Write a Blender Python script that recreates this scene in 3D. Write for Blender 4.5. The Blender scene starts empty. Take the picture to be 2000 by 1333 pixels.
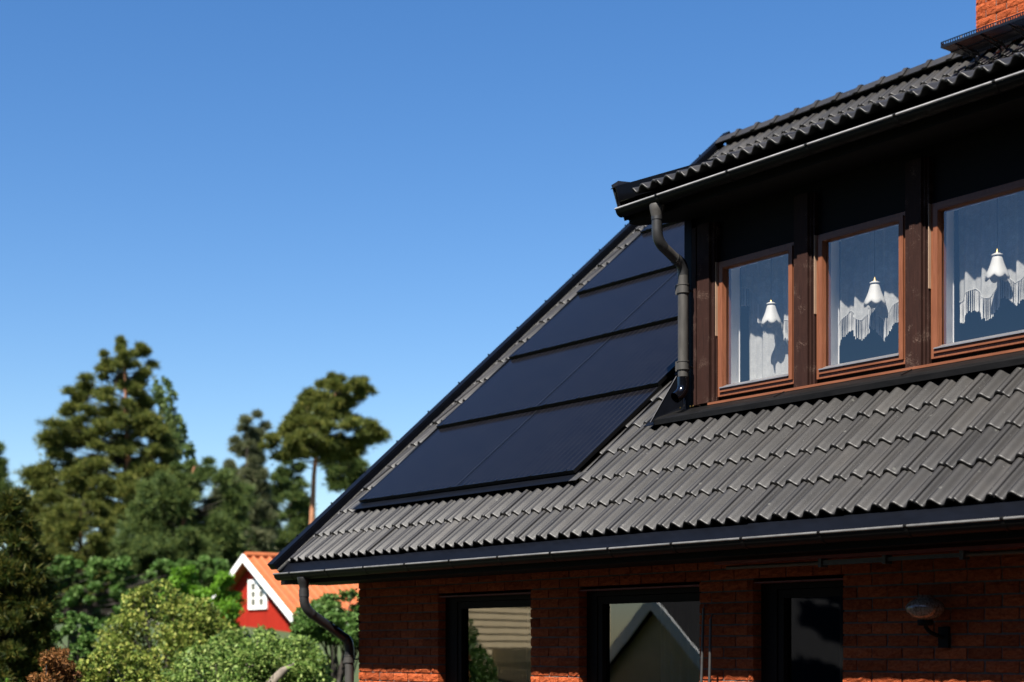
import bpy, math, random
import numpy as np
from mathutils import Vector, Matrix

# ------------------------------------------------------------------ camera, sky, sun, exposure
S = bpy.context.scene
C = S.collection
R = math.radians
random.seed(7)
RNG = np.random.default_rng(7)

FPX = 3112.3                      # focal length in pixels of the 2000 px wide photograph
AZ = math.atan2(2336.8, FPX)      # angle between the view and the eaves
cam_d = bpy.data.cameras.new('camera')
cam_d.sensor_width = 36.0
cam_d.lens = 36.0 * FPX / 2000.0
cam_d.shift_y = (1264.3 - 666.5) / 2000.0
cam_d.clip_start = 0.1
cam_d.clip_end = 6000.0
cam_d.dof.use_dof = True
cam_d.dof.focus_distance = 12.6
cam_d.dof.aperture_fstop = 1.6
cam = bpy.data.objects.new('camera', cam_d)
C.objects.link(cam)
FW = Vector((-math.cos(AZ), math.sin(AZ), 0.0))
RT = Vector((FW.y, -FW.x, 0.0))
cam.matrix_world = Matrix(((RT.x, 0, -FW.x, 0), (RT.y, 0, -FW.y, 0), (0, 1, 0, 0), (0, 0, 0, 1)))
S.camera = cam

SUN_EL, SUN_AZ = 53.0, 21.0       # azimuth: degrees from straight in front of the facade (-Y) towards +X
sun_vec = Vector((math.sin(R(SUN_AZ)) * math.cos(R(SUN_EL)), -math.cos(R(SUN_AZ)) * math.cos(R(SUN_EL)), math.sin(R(SUN_EL))))
world = bpy.data.worlds.new('World')
S.world = world
world.use_nodes = True
wn = world.node_tree.nodes
sky = wn.new('ShaderNodeTexSky')
sky.sky_type = 'NISHITA'
sky.sun_disc = False
sky.sun_elevation = R(SUN_EL)
sky.sun_rotation = math.atan2(sun_vec.x, sun_vec.y)
sky.altitude = 0
sky.air_density = 1.0
sky.dust_density = 0.3
sky.ozone_density = 2.5
bg = wn['Background']
bg.inputs['Strength'].default_value = 0.053
hsv = wn.new('ShaderNodeHueSaturation')          # the deep, saturated blue of the clear day, over the whole sky
hsv.inputs['Saturation'].default_value = 1.30
hsv.inputs['Hue'].default_value = 0.5065
world.node_tree.links.new(sky.outputs['Color'], hsv.inputs['Color'])
world.node_tree.links.new(hsv.outputs['Color'], bg.inputs['Color'])

sun_d = bpy.data.lights.new('sun', 'SUN')
sun_d.energy = 5.0
sun_d.angle = R(0.53)
sun_d.color = (1.0, 0.95, 0.87)
sun = bpy.data.objects.new('sun', sun_d)
C.objects.link(sun)
sun.rotation_euler = sun_vec.to_track_quat('Z', 'Y').to_euler()
sun.location = sun_vec * 60

S.view_settings.view_transform = 'Standard'
S.view_settings.look = 'None'
S.view_settings.exposure = 1.58
S.view_settings.gamma = 1.0
S.view_settings.use_curve_mapping = False
S.render.engine = 'CYCLES'
S.cycles.max_bounces = 8
S.cycles.transparent_max_bounces = 24

# ------------------------------------------------------------------ helpers
def new_mat(name):
    m = bpy.data.materials.new(name)
    m.use_nodes = True
    nt = m.node_tree
    return m, nt, nt.nodes['Principled BSDF']

def N(nt, t, **kw):
    n = nt.nodes.new(t)
    for k, v in kw.items():
        if k.startswith('_'):
            setattr(n, k[1:], v)
        else:
            key = k.replace('__', ' ')
            n.inputs[key].default_value = v
    return n

def ramp(nt, fac, stops):
    r = nt.nodes.new('ShaderNodeValToRGB')
    el = r.color_ramp.elements
    while len(el) > 1:
        el.remove(el[-1])
    el[0].position = stops[0][0]
    el[0].color = (*stops[0][1], 1)
    for p, c in stops[1:]:
        e = el.new(p)
        e.color = (*c, 1)
    nt.links.new(fac, r.inputs['Fac'])
    return r.outputs['Color']

def mixc(nt, fac, a, b, mode='MIX'):
    m = nt.nodes.new('ShaderNodeMix')
    m.data_type = 'RGBA'
    m.blend_type = mode
    for s, v in ((m.inputs[0], fac), (m.inputs[6], a), (m.inputs[7], b)):
        if hasattr(v, 'is_linked') or hasattr(v, 'links'):
            nt.links.new(v, s)
        elif isinstance(v, tuple):
            s.default_value = (*v, 1)
        else:
            s.default_value = v
    return m.outputs[2]

def bump(nt, height, strength, dist, bsdf):
    b = nt.nodes.new('ShaderNodeBump')
    b.inputs['Strength'].default_value = strength
    b.inputs['Distance'].default_value = dist
    nt.links.new(height, b.inputs['Height'])
    nt.links.new(b.outputs['Normal'], bsdf.inputs['Normal'])

KA = 0.47                         # overall level of the base colours that goes with the exposure
def simple(name, col, rough=0.6, metal=0.0, spec=0.5, var=0.25, scale=8.0, stretch=(1, 1, 1), bmp=0.0):
    m, nt, b = new_mat(name)
    tc = N(nt, 'ShaderNodeTexCoord')
    mp = N(nt, 'ShaderNodeMapping')
    mp.inputs['Scale'].default_value = stretch
    nt.links.new(tc.outputs['Object'], mp.inputs['Vector'])
    nz = N(nt, 'ShaderNodeTexNoise', Scale=scale, Detail=6.0, Roughness=0.6)
    nt.links.new(mp.outputs['Vector'], nz.inputs['Vector'])
    if 'white' not in name and 'beige' not in name and 'room' not in name and 'orange' not in name and 'red' not in name:
        col = tuple(c * KA for c in col)
    lo = tuple(c * (1 - var) for c in col)
    hi = tuple(min(1, c * (1 + var)) for c in col)
    nt.links.new(ramp(nt, nz.outputs['Fac'], [(0.3, lo), (0.7, hi)]), b.inputs['Base Color'])
    b.inputs['Roughness'].default_value = rough
    b.inputs['Metallic'].default_value = metal
    b.inputs['Specular IOR Level'].default_value = spec
    if bmp:
        bump(nt, nz.outputs['Fac'], bmp, 0.01, b)
    return m

class MB:
    """collects shapes into one mesh"""
    def __init__(self):
        self.v, self.f, self.sm = [], [], []
    def add(self, vs, fs, smooth=False):
        o = len(self.v)
        self.v += [tuple(p) for p in vs]
        self.f += [tuple(i + o for i in q) for q in fs]
        self.sm += [smooth] * len(fs)
        return self
    def box(self, x0, x1, y0, y1, z0, z1):
        return self.add([(x0, y0, z0), (x1, y0, z0), (x1, y1, z0), (x0, y1, z0), (x0, y0, z1), (x1, y0, z1), (x1, y1, z1), (x0, y1, z1)],
                        [(0, 3, 2, 1), (4, 5, 6, 7), (0, 1, 5, 4), (1, 2, 6, 5), (2, 3, 7, 6), (3, 0, 4, 7)])
    def hexa(self, p):
        return self.add(p, [(0, 3, 2, 1), (4, 5, 6, 7), (0, 1, 5, 4), (1, 2, 6, 5), (2, 3, 7, 6), (3, 0, 4, 7)])
    def prism_x(self, prof, x0, x1, closed=True, smooth=False):
        """profile of (y, z) points swept along X"""
        n = len(prof)
        vs = [(x0, y, z) for y, z in prof] + [(x1, y, z) for y, z in prof]
        fs = [(i, i + n, (i + 1) % n + n, (i + 1) % n) for i in range(n if closed else n - 1)]
        self.add(vs, fs, smooth)
        if closed:
            self.add(vs, [tuple(range(n)), tuple(range(2 * n - 1, n - 1, -1))])
        return self
    def poly(self, pts, thick):
        """flat polygon given thickness along its normal"""
        p = [Vector(q) for q in pts]
        nrm = (p[1] - p[0]).cross(p[2] - p[0]).normalized() * thick
        n = len(p)
        vs = p + [q + nrm for q in p]
        fs = [tuple(range(n - 1, -1, -1)), tuple(range(n, 2 * n))] + [(i, (i + 1) % n, (i + 1) % n + n, i + n) for i in range(n)]
        return self.add(vs, fs)
    def tube(self, pts, rad, seg=12, caps=True, smooth=True):
        pts = [Vector(p) for p in pts]
        if not hasattr(rad, '__len__'):
            rad = [rad] * len(pts)
        vs, fs = [], []
        ref = Vector((0.137, 0.971, 0.19))
        for i, p in enumerate(pts):
            t = (pts[min(i + 1, len(pts) - 1)] - pts[max(i - 1, 0)]).normalized()
            a = t.cross(ref)
            if a.length < 1e-3:
                a = t.cross(Vector((1, 0, 0)))
            a.normalize()
            b = t.cross(a)
            for k in range(seg):
                q = 2 * math.pi * k / seg
                vs.append(p + (a * math.cos(q) + b * math.sin(q)) * rad[i])
        for i in range(len(pts) - 1):
            for k in range(seg):
                k2 = (k + 1) % seg
                fs.append((i * seg + k, i * seg + k2, (i + 1) * seg + k2, (i + 1) * seg + k))
        self.add(vs, fs, smooth)
        if caps:
            n = len(pts)
            self.add(vs, [tuple(range(seg)), tuple(range(n * seg - 1, (n - 1) * seg - 1, -1))])
        return self
    def lathe(self, prof, cx, cy, seg=20, wob=None, smooth=True):
        """profile of (r, z) about a vertical axis"""
        vs, fs = [], []
        for r, z in prof:
            for k in range(seg):
                a = 2 * math.pi * k / seg
                rr, zz = (r, z) if wob is None else wob(r, z, a)
                vs.append((cx + rr * math.cos(a), cy + rr * math.sin(a), zz))
        for i in range(len(prof) - 1):
            for k in range(seg):
                k2 = (k + 1) % seg
                fs.append((i * seg + k, i * seg + k2, (i + 1) * seg + k2, (i + 1) * seg + k))
        return self.add(vs, fs, smooth)
    def mesh(self, name, mat, off=(0, 0, 0)):
        me = bpy.data.meshes.new(name)
        me.from_pydata([(x - off[0], y - off[1], z - off[2]) for x, y, z in self.v], [], self.f)
        me.polygons.foreach_set('use_smooth', self.sm)
        me.materials.append(mat)
        me.update()
        return me
    def build(self, name, mat, parent=None, off=(0, 0, 0), kind=None):
        o = bpy.data.objects.new(name, self.mesh(name, mat, off))
        C.objects.link(o)
        o.parent = parent
        if kind:
            o['kind'] = kind
        return o

def np_mesh(name, verts, faces, mat, smooth=False):
    verts = np.asarray(verts, dtype=np.float32)
    faces = np.asarray(faces, dtype=np.int32)
    me = bpy.data.meshes.new(name)
    k = faces.shape[1]
    me.vertices.add(len(verts))
    me.vertices.foreach_set('co', verts.ravel())
    me.loops.add(faces.size)
    me.loops.foreach_set('vertex_index', faces.ravel())
    me.polygons.add(len(faces))
    me.polygons.foreach_set('loop_start', np.arange(0, faces.size, k, dtype=np.int32))
    me.polygons.foreach_set('loop_total', np.full(len(faces), k, dtype=np.int32))
    me.polygons.foreach_set('use_smooth', np.full(len(faces), smooth))
    me.materials.append(mat)
    me.update(calc_edges=True)
    return me

def tag(o, label=None, cat=None, group=None, kind=None):
    if label: o['label'] = label
    if cat: o['category'] = cat
    if group: o['group'] = group
    if kind: o['kind'] = kind
    return o

def thing(name, label, cat, loc, group=None):
    o = bpy.data.objects.new(name, None)
    o.empty_display_size = 0.3
    o.location = loc
    C.objects.link(o)
    return tag(o, label, cat, group)

def inst(name, me, parent, mat4, root):
    """object sharing mesh data, placed by a world matrix under a thing whose Empty only has a location"""
    o = bpy.data.objects.new(name, me)
    C.objects.link(o)
    o.parent = parent
    o.matrix_basis = Matrix.Translation(-Vector(root.location)) @ mat4 if root else mat4
    return o

def at(u, v, w):
    """point at depth w along the sight line of photograph pixel (u, v)"""
    return (FW * FPX + RT * (u - 1000.0) + Vector((0, 0, 1264.3 - v))) * (w / FPX)

def sstep(t):
    t = min(1.0, max(0.0, t))
    return t * t * (3 - 2 * t)

def ground_z(x, y):
    dd = max(0.0, -16.0 - x)
    z = -1.65 + 2.3 * sstep(dd / 28.0)
    z -= 1.2 * sstep((-3.0 - y) / 8.0)
    return z + 0.06 * math.sin(x * 0.31 + 1.0) * math.cos(y * 0.27) * min(1.0, dd / 6.0)

# ------------------------------------------------------------------ materials
def make_tile_mat():
    m, nt, b = new_mat('concrete_tile')
    tc = N(nt, 'ShaderNodeTexCoord'); oi = N(nt, 'ShaderNodeObjectInfo')
    add = N(nt, 'ShaderNodeVectorMath', _operation='ADD')
    mul = N(nt, 'ShaderNodeVectorMath', _operation='SCALE'); mul.inputs['Scale'].default_value = 37.0
    cmb = N(nt, 'ShaderNodeCombineXYZ')
    for i in range(3): nt.links.new(oi.outputs['Random'], cmb.inputs[i])
    nt.links.new(cmb.outputs[0], mul.inputs[0])
    nt.links.new(tc.outputs['Object'], add.inputs[0]); nt.links.new(mul.outputs[0], add.inputs[1])
    mp = N(nt, 'ShaderNodeMapping'); mp.inputs['Scale'].default_value = (26, 3.2, 26)
    nt.links.new(add.outputs[0], mp.inputs['Vector'])
    n1 = N(nt, 'ShaderNodeTexNoise', Scale=1.0, Detail=5.0, Roughness=0.65); nt.links.new(mp.outputs[0], n1.inputs['Vector'])
    n2 = N(nt, 'ShaderNodeTexNoise', Scale=9.0, Detail=6.0, Roughness=0.6); nt.links.new(add.outputs[0], n2.inputs['Vector'])
    n3 = N(nt, 'ShaderNodeTexNoise', Scale=260.0, Detail=2.0); nt.links.new(add.outputs[0], n3.inputs['Vector'])
    base = ramp(nt, n1.outputs['Fac'], [(0.28, (0.057, 0.055, 0.055)), (0.72, (0.092, 0.086, 0.081))])
    base = mixc(nt, 0.5, base, ramp(nt, n2.outputs['Fac'], [(0.32, (0.053, 0.051, 0.054)), (0.5, (0.080, 0.075, 0.071)), (0.72, (0.110, 0.100, 0.091))]))
    hv = ramp(nt, oi.outputs['Random'], [(0.0, (0.108, 0.105, 0.104)), (0.15, (0.150, 0.146, 0.143)), (0.85, (0.202, 0.196, 0.191)), (1.0, (0.27, 0.263, 0.254))])
    base = mixc(nt, 1.0, base, hv, 'MULTIPLY')
    spk = ramp(nt, n3.outputs['Fac'], [(0.70, (0, 0, 0)), (0.78, (1, 1, 1))])
    base = mixc(nt, spk, base, (0.06, 0.057, 0.053))
    lich = N(nt, 'ShaderNodeTexVoronoi', Scale=17.0); nt.links.new(add.outputs[0], lich.inputs['Vector'])
    lm = ramp(nt, lich.outputs['Distance'], [(0.035, (1, 1, 1)), (0.06, (0, 0, 0))])
    base = mixc(nt, lm, base, (0.10, 0.10, 0.095))
    ge = N(nt, 'ShaderNodeNewGeometry')          # weathering that runs over many tiles
    mp2 = N(nt, 'ShaderNodeMapping'); mp2.inputs['Scale'].default_value = (2.6, 0.55, 0.55)
    nt.links.new(ge.outputs['Position'], mp2.inputs['Vector'])
    w1 = N(nt, 'ShaderNodeTexNoise', Scale=1.0, Detail=6.0, Roughness=0.62); nt.links.new(mp2.outputs[0], w1.inputs['Vector'])
    base = mixc(nt, 1.0, base, ramp(nt, w1.outputs['Fac'], [(0.30, (0.62, 0.61, 0.60)), (0.50, (1.0, 1.0, 1.0)), (0.72, (1.35, 1.33, 1.28))]), 'MULTIPLY')
    w2 = N(nt, 'ShaderNodeTexVoronoi', Scale=6.5, Randomness=1.0); nt.links.new(ge.outputs['Position'], w2.inputs['Vector'])
    wl = N(nt, 'ShaderNodeTexNoise', Scale=55.0, Detail=4.0, Roughness=0.7); nt.links.new(ge.outputs['Position'], wl.inputs['Vector'])
    wm = N(nt, 'ShaderNodeMath', _operation='MULTIPLY_ADD'); wm.inputs[1].default_value = 0.16; nt.links.new(wl.outputs['Fac'], wm.inputs[0]); nt.links.new(w2.outputs['Distance'], wm.inputs[2])
    base = mixc(nt, ramp(nt, wm.outputs[0], [(0.13, (0.75, 0.75, 0.75)), (0.17, (0, 0, 0))]), base, (0.062, 0.061, 0.054))
    nt.links.new(base, b.inputs['Base Color'])
    b.inputs['Roughness'].default_value = 0.5
    b.inputs['Specular IOR Level'].default_value = 0.45
    ad = N(nt, 'ShaderNodeMath', _operation='ADD'); nt.links.new(n1.outputs['Fac'], ad.inputs[0]); nt.links.new(n3.outputs['Fac'], ad.inputs[1])
    bump(nt, ad.outputs[0], 0.35, 0.002, b)
    return m

def make_brick_mat():
    m, nt, b = new_mat('rustic_brick')
    tc = N(nt, 'ShaderNodeTexCoord'); oi = N(nt, 'ShaderNodeObjectInfo')
    cmb = N(nt, 'ShaderNodeCombineXYZ')
    mu = N(nt, 'ShaderNodeMath', _operation='MULTIPLY'); mu.inputs[1].default_value = 53.0
    nt.links.new(oi.outputs['Random'], mu.inputs[0])
    for i in range(3): nt.links.new(mu.outputs[0], cmb.inputs[i])
    add = N(nt, 'ShaderNodeVectorMath', _operation='ADD')
    nt.links.new(tc.outputs['Object'], add.inputs[0]); nt.links.new(cmb.outputs[0], add.inputs[1])
    mp = N(nt, 'ShaderNodeMapping'); mp.inputs['Scale'].default_value = (1, 1, 1.9)
    nt.links.new(add.outputs[0], mp.inputs['Vector'])
    n1 = N(nt, 'ShaderNodeTexNoise', Scale=28.0, Detail=8.0, Roughness=0.7, Distortion=0.8); nt.links.new(mp.outputs[0], n1.inputs['Vector'])
    n2 = N(nt, 'ShaderNodeTexNoise', Scale=90.0, Detail=4.0); nt.links.new(mp.outputs[0], n2.inputs['Vector'])
    col = ramp(nt, n1.outputs['Fac'], [(0.3, (0.145, 0.022, 0.007)), (0.5, (0.31, 0.068, 0.023)), (0.7, (0.42, 0.110, 0.042))])
    hv = ramp(nt, oi.outputs['Random'], [(0.0, (0.72, 0.70, 0.70)), (0.6, (1, 1, 1)), (1.0, (1.15, 1.15, 1.12))])
    col = mixc(nt, 1.0, col, hv, 'MULTIPLY')
    nt.links.new(col, b.inputs['Base Color'])
    b.inputs['Roughness'].default_value = 0.85
    b.inputs['Specular IOR Level'].default_value = 0.06
    ad = N(nt, 'ShaderNodeMath', _operation='MULTIPLY_ADD'); ad.inputs[1].default_value = 0.35
    nt.links.new(n2.outputs['Fac'], ad.inputs[0]); nt.links.new(n1.outputs['Fac'], ad.inputs[2])
    bump(nt, ad.outputs[0], 1.0, 0.022, b)
    return m

def make_wood(name, lo, hi, rough=0.45, axis=2):
    m, nt, b = new_mat(name)
    tc = N(nt, 'ShaderNodeTexCoord')
    mp = N(nt, 'ShaderNodeMapping')
    sc = [70, 70, 70]; sc[axis] = 5
    mp.inputs['Scale'].default_value = sc
    nt.links.new(tc.outputs['Object'], mp.inputs['Vector'])
    n1 = N(nt, 'ShaderNodeTexNoise', Scale=1.0, Detail=5.0, Roughness=0.6, Distortion=0.6); nt.links.new(mp.outputs[0], n1.inputs['Vector'])
    n2 = N(nt, 'ShaderNodeTexNoise', Scale=3.0, Detail=4.0); nt.links.new(tc.outputs['Object'], n2.inputs['Vector'])
    c = ramp(nt, n1.outputs['Fac'], [(0.3, lo), (0.7, hi)])
    c = mixc(nt, 0.35, c, ramp(nt, n2.outputs['Fac'], [(0.3, lo), (0.7, hi)]))
    nt.links.new(c, b.inputs['Base Color'])
    b.inputs['Roughness'].default_value = rough
    b.inputs['Specular IOR Level'].default_value = 0.08 if 'dark' in name else 0.3
    bump(nt, n1.outputs['Fac'], 0.25, 0.003, b)
    return m

def make_flaky_paint():
    m, nt, b = new_mat('weathered_brown_paint')
    tc = N(nt, 'ShaderNodeTexCoord')
    mp = N(nt, 'ShaderNodeMapping'); mp.inputs['Scale'].default_value = (60, 60, 6)
    nt.links.new(tc.outputs['Object'], mp.inputs['Vector'])
    n1 = N(nt, 'ShaderNodeTexNoise', Scale=1.0, Detail=6.0, Roughness=0.7); nt.links.new(mp.outputs[0], n1.inputs['Vector'])
    n2 = N(nt, 'ShaderNodeTexNoise', Scale=120.0, Detail=4.0, Roughness=0.7); nt.links.new(tc.outputs['Object'], n2.inputs['Vector'])
    n3 = N(nt, 'ShaderNodeTexNoise', Scale=7.0, Detail=3.0); nt.links.new(tc.outputs['Object'], n3.inputs['Vector'])
    c = ramp(nt, n1.outputs['Fac'], [(0.3, (0.0123, 0.0042, 0.0028)), (0.7, (0.0236, 0.0087, 0.0059))])
    mk = N(nt, 'ShaderNodeMath', _operation='MULTIPLY'); nt.links.new(n2.outputs['Fac'], mk.inputs[0]); nt.links.new(n3.outputs['Fac'], mk.inputs[1])
    fl = ramp(nt, mk.outputs[0], [(0.33, (0, 0, 0)), (0.38, (1, 1, 1))])
    c = mixc(nt, fl, c, (0.0684, 0.0432, 0.0331))
    nt.links.new(c, b.inputs['Base Color'])
    b.inputs['Roughness'].default_value = 0.75
    b.inputs['Specular IOR Level'].default_value = 0.15
    ad = N(nt, 'ShaderNodeMath', _operation='ADD'); nt.links.new(n1.outputs['Fac'], ad.inputs[0]); nt.links.new(n2.outputs['Fac'], ad.inputs[1])
    bump(nt, ad.outputs[0], 0.6, 0.003, b)
    return m

def make_glass(name, ior, tint=(1, 1, 1)):
    m = bpy.data.materials.new(name); m.use_nodes = True
    nt = m.node_tree; nt.nodes.remove(nt.nodes['Principled BSDF'])
    fr = N(nt, 'ShaderNodeFresnel', IOR=ior)
    tr = N(nt, 'ShaderNodeBsdfTransparent'); tr.inputs['Color'].default_value = (*tint, 1)
    gl = N(nt, 'ShaderNodeBsdfGlossy'); gl.inputs['Roughness'].default_value = 0.0
    gl.inputs['Color'].default_value = (0.95, 0.97, 1, 1)
    tc = N(nt, 'ShaderNodeTexCoord')
    nz = N(nt, 'ShaderNodeTexNoise', Scale=2.2, Detail=1.0); nt.links.new(tc.outputs['Object'], nz.inputs['Vector'])
    bp = N(nt, 'ShaderNodeBump', Strength=0.02, Distance=0.01); nt.links.new(nz.outputs['Fac'], bp.inputs['Height'])
    nt.links.new(bp.outputs[0], gl.inputs['Normal'])
    mx = N(nt, 'ShaderNodeMixShader')
    ge = N(nt, 'ShaderNodeNewGeometry')
    inv = N(nt, 'ShaderNodeMath', _operation='SUBTRACT'); inv.inputs[0].default_value = 1.0; nt.links.new(ge.outputs['Backfacing'], inv.inputs[1])
    ml = N(nt, 'ShaderNodeMath', _operation='MULTIPLY'); nt.links.new(fr.outputs[0], ml.inputs[0]); nt.links.new(inv.outputs[0], ml.inputs[1])
    nt.links.new(ml.outputs[0], mx.inputs[0]); nt.links.new(tr.outputs[0], mx.inputs[1]); nt.links.new(gl.outputs[0], mx.inputs[2])
    nt.links.new(mx.outputs[0], nt.nodes['Material Output'].inputs['Surface'])
    return m

def make_panel_glass():
    m, nt, b = new_mat('solar_cells_under_glass')
    tc = N(nt, 'ShaderNodeTexCoord'); sp = N(nt, 'ShaderNodeSeparateXYZ'); nt.links.new(tc.outputs['Object'], sp.inputs[0])
    def lines(src, pitch, width):
        a = N(nt, 'ShaderNodeMath', _operation='DIVIDE'); a.inputs[1].default_value = pitch; nt.links.new(src, a.inputs[0])
        f = N(nt, 'ShaderNodeMath', _operation='FRACT'); nt.links.new(a.outputs[0], f.inputs[0])
        l = N(nt, 'ShaderNodeMath', _operation='LESS_THAN'); l.inputs[1].default_value = width / pitch; nt.links.new(f.outputs[0], l.inputs[0])
        return l.outputs[0]
    bus = lines(sp.outputs[0], 0.0875, 0.012)
    fin = lines(sp.outputs[1], 0.0105, 0.0022)
    gap = lines(sp.outputs[1], 0.2135, 0.003)
    nz = N(nt, 'ShaderNodeTexNoise', Scale=5.0, Detail=4.0); nt.links.new(tc.outputs['Object'], nz.inputs['Vector'])
    base = ramp(nt, nz.outputs['Fac'], [(0.3, (0.0026, 0.0026, 0.0040)), (0.7, (0.0040, 0.0040, 0.0056))])
    base = mixc(nt, bus, base, (0.0125, 0.0120, 0.0130))
    bump(nt, bus, 0.10, 0.002, b)
    f2 = N(nt, 'ShaderNodeMath', _operation='MULTIPLY'); f2.inputs[1].default_value = 0.2; nt.links.new(fin, f2.inputs[0])
    base = mixc(nt, f2.outputs[0], base, (0.014, 0.014, 0.018))
    g2 = N(nt, 'ShaderNodeMath', _operation='MULTIPLY'); g2.inputs[1].default_value = 0.5; nt.links.new(gap, g2.inputs[0])
    base = mixc(nt, g2.outputs[0], base, (0.003, 0.003, 0.005))
    nt.links.new(base, b.inputs['Base Color'])
    b.inputs['Roughness'].default_value = 0.16
    b.inputs['IOR'].default_value = 1.135
    dust = N(nt, 'ShaderNodeTexNoise', Scale=160.0, Detail=2.0); nt.links.new(tc.outputs['Object'], dust.inputs['Vector'])
    dm = ramp(nt, dust.outputs['Fac'], [(0.76, (0, 0, 0)), (0.80, (1, 1, 1))])
    nt.links.new(mixc(nt, dm, base, (0.12, 0.12, 0.13)), b.inputs['Base Color'])
    return m

def make_lace():
    m = bpy.data.materials.new('white_lace'); m.use_nodes = True
    nt = m.node_tree; nt.nodes.remove(nt.nodes['Principled BSDF'])
    tc = N(nt, 'ShaderNodeTexCoord')
    mp = N(nt, 'ShaderNodeMapping'); mp.inputs['Scale'].default_value = (1, 0.2, 1); nt.links.new(tc.outputs['Object'], mp.inputs['Vector'])
    vo = N(nt, 'ShaderNodeTexVoronoi', Scale=95.0); vo.feature = 'DISTANCE_TO_EDGE'; nt.links.new(mp.outputs[0], vo.inputs['Vector'])
    v2 = N(nt, 'ShaderNodeTexVoronoi', Scale=15.0); nt.links.new(mp.outputs[0], v2.inputs['Vector'])
    nz = N(nt, 'ShaderNodeTexNoise', Scale=22.0, Detail=3.0, Distortion=1.5); nt.links.new(mp.outputs[0], nz.inputs['Vector'])
    flower = ramp(nt, v2.outputs['Distance'], [(0.12, (0.12, 0.12, 0.12)), (0.5, (0, 0, 0))])
    net = ramp(nt, vo.outputs['Distance'], [(0.02, (0.16, 0.16, 0.16)), (0.10, (0, 0, 0))])
    a1 = N(nt, 'ShaderNodeMath', _operation='ADD'); nt.links.new(flower, a1.inputs[0]); nt.links.new(net, a1.inputs[1])
    a2 = N(nt, 'ShaderNodeMath', _operation='MULTIPLY_ADD'); a2.inputs[1].default_value = 0.20; a2.inputs[2].default_value = 0.60
    nt.links.new(nz.outputs['Fac'], a2.inputs[0])
    sc = N(nt, 'ShaderNodeMath', _operation='ADD'); nt.links.new(a1.outputs[0], sc.inputs[0]); nt.links.new(a2.outputs[0], sc.inputs[1])
    df = N(nt, 'ShaderNodeBsdfDiffuse'); df.inputs['Color'].default_value = (0.40, 0.40, 0.385, 1)
    tl = N(nt, 'ShaderNodeBsdfTranslucent'); tl.inputs['Color'].default_value = (0.36, 0.36, 0.35, 1)
    m1 = N(nt, 'ShaderNodeMixShader'); m1.inputs[0].default_value = 0.3
    nt.links.new(df.outputs[0], m1.inputs[1]); nt.links.new(tl.outputs[0], m1.inputs[2])
    tr = N(nt, 'ShaderNodeBsdfTransparent')
    m2 = N(nt, 'ShaderNodeMixShader')
    nt.links.new(sc.outputs[0], m2.inputs[0]); nt.links.new(tr.outputs[0], m2.inputs[1]); nt.links.new(m1.outputs[0], m2.inputs[2])
    nt.links.new(m2.outputs[0], nt.nodes['Material Output'].inputs['Surface'])
    return m

def make_leaf(name, dark, mid, light, rough=0.5, trans=0.35):
    m, nt, b = new_mat(name)
    ge = N(nt, 'ShaderNodeNewGeometry')
    c = ramp(nt, ge.outputs['Random Per Island'], [(0.0, dark), (0.55, mid), (1.0, light)])
    nt.links.new(c, b.inputs['Base Color'])
    b.inputs['Roughness'].default_value = rough
    b.inputs['Specular IOR Level'].default_value = 0.14
    tl = N(nt, 'ShaderNodeBsdfTranslucent'); nt.links.new(c, tl.inputs['Color'])
    mx = N(nt, 'ShaderNodeMixShader'); mx.inputs[0].default_value = trans
    nt.links.new(b.outputs[0], mx.inputs[1]); nt.links.new(tl.outputs[0], mx.inputs[2])
    nt.links.new(mx.outputs[0], nt.nodes['Material Output'].inputs['Surface'])
    return m

def make_ground():
    m, nt, b = new_mat('lawn')
    tc = N(nt, 'ShaderNodeTexCoord')
    n1 = N(nt, 'ShaderNodeTexNoise', Scale=0.35, Detail=6.0); nt.links.new(tc.outputs['Object'], n1.inputs['Vector'])
    n2 = N(nt, 'ShaderNodeTexNoise', Scale=9.0, Detail=6.0, Roughness=0.7); nt.links.new(tc.outputs['Object'], n2.inputs['Vector'])
    c = ramp(nt, n1.outputs['Fac'], [(0.3, (0.0208, 0.0368, 0.0064)), (0.7, (0.0416, 0.0624, 0.0104))])
    c = mixc(nt, 0.5, c, ramp(nt, n2.outputs['Fac'], [(0.3, (0.0128, 0.0256, 0.0040)), (0.7, (0.0496, 0.0704, 0.0144))]))
    nt.links.new(c, b.inputs['Base Color'])
    b.inputs['Roughness'].default_value = 0.9
    bump(nt, n2.outputs['Fac'], 0.8, 0.05, b)
    return m

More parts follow.
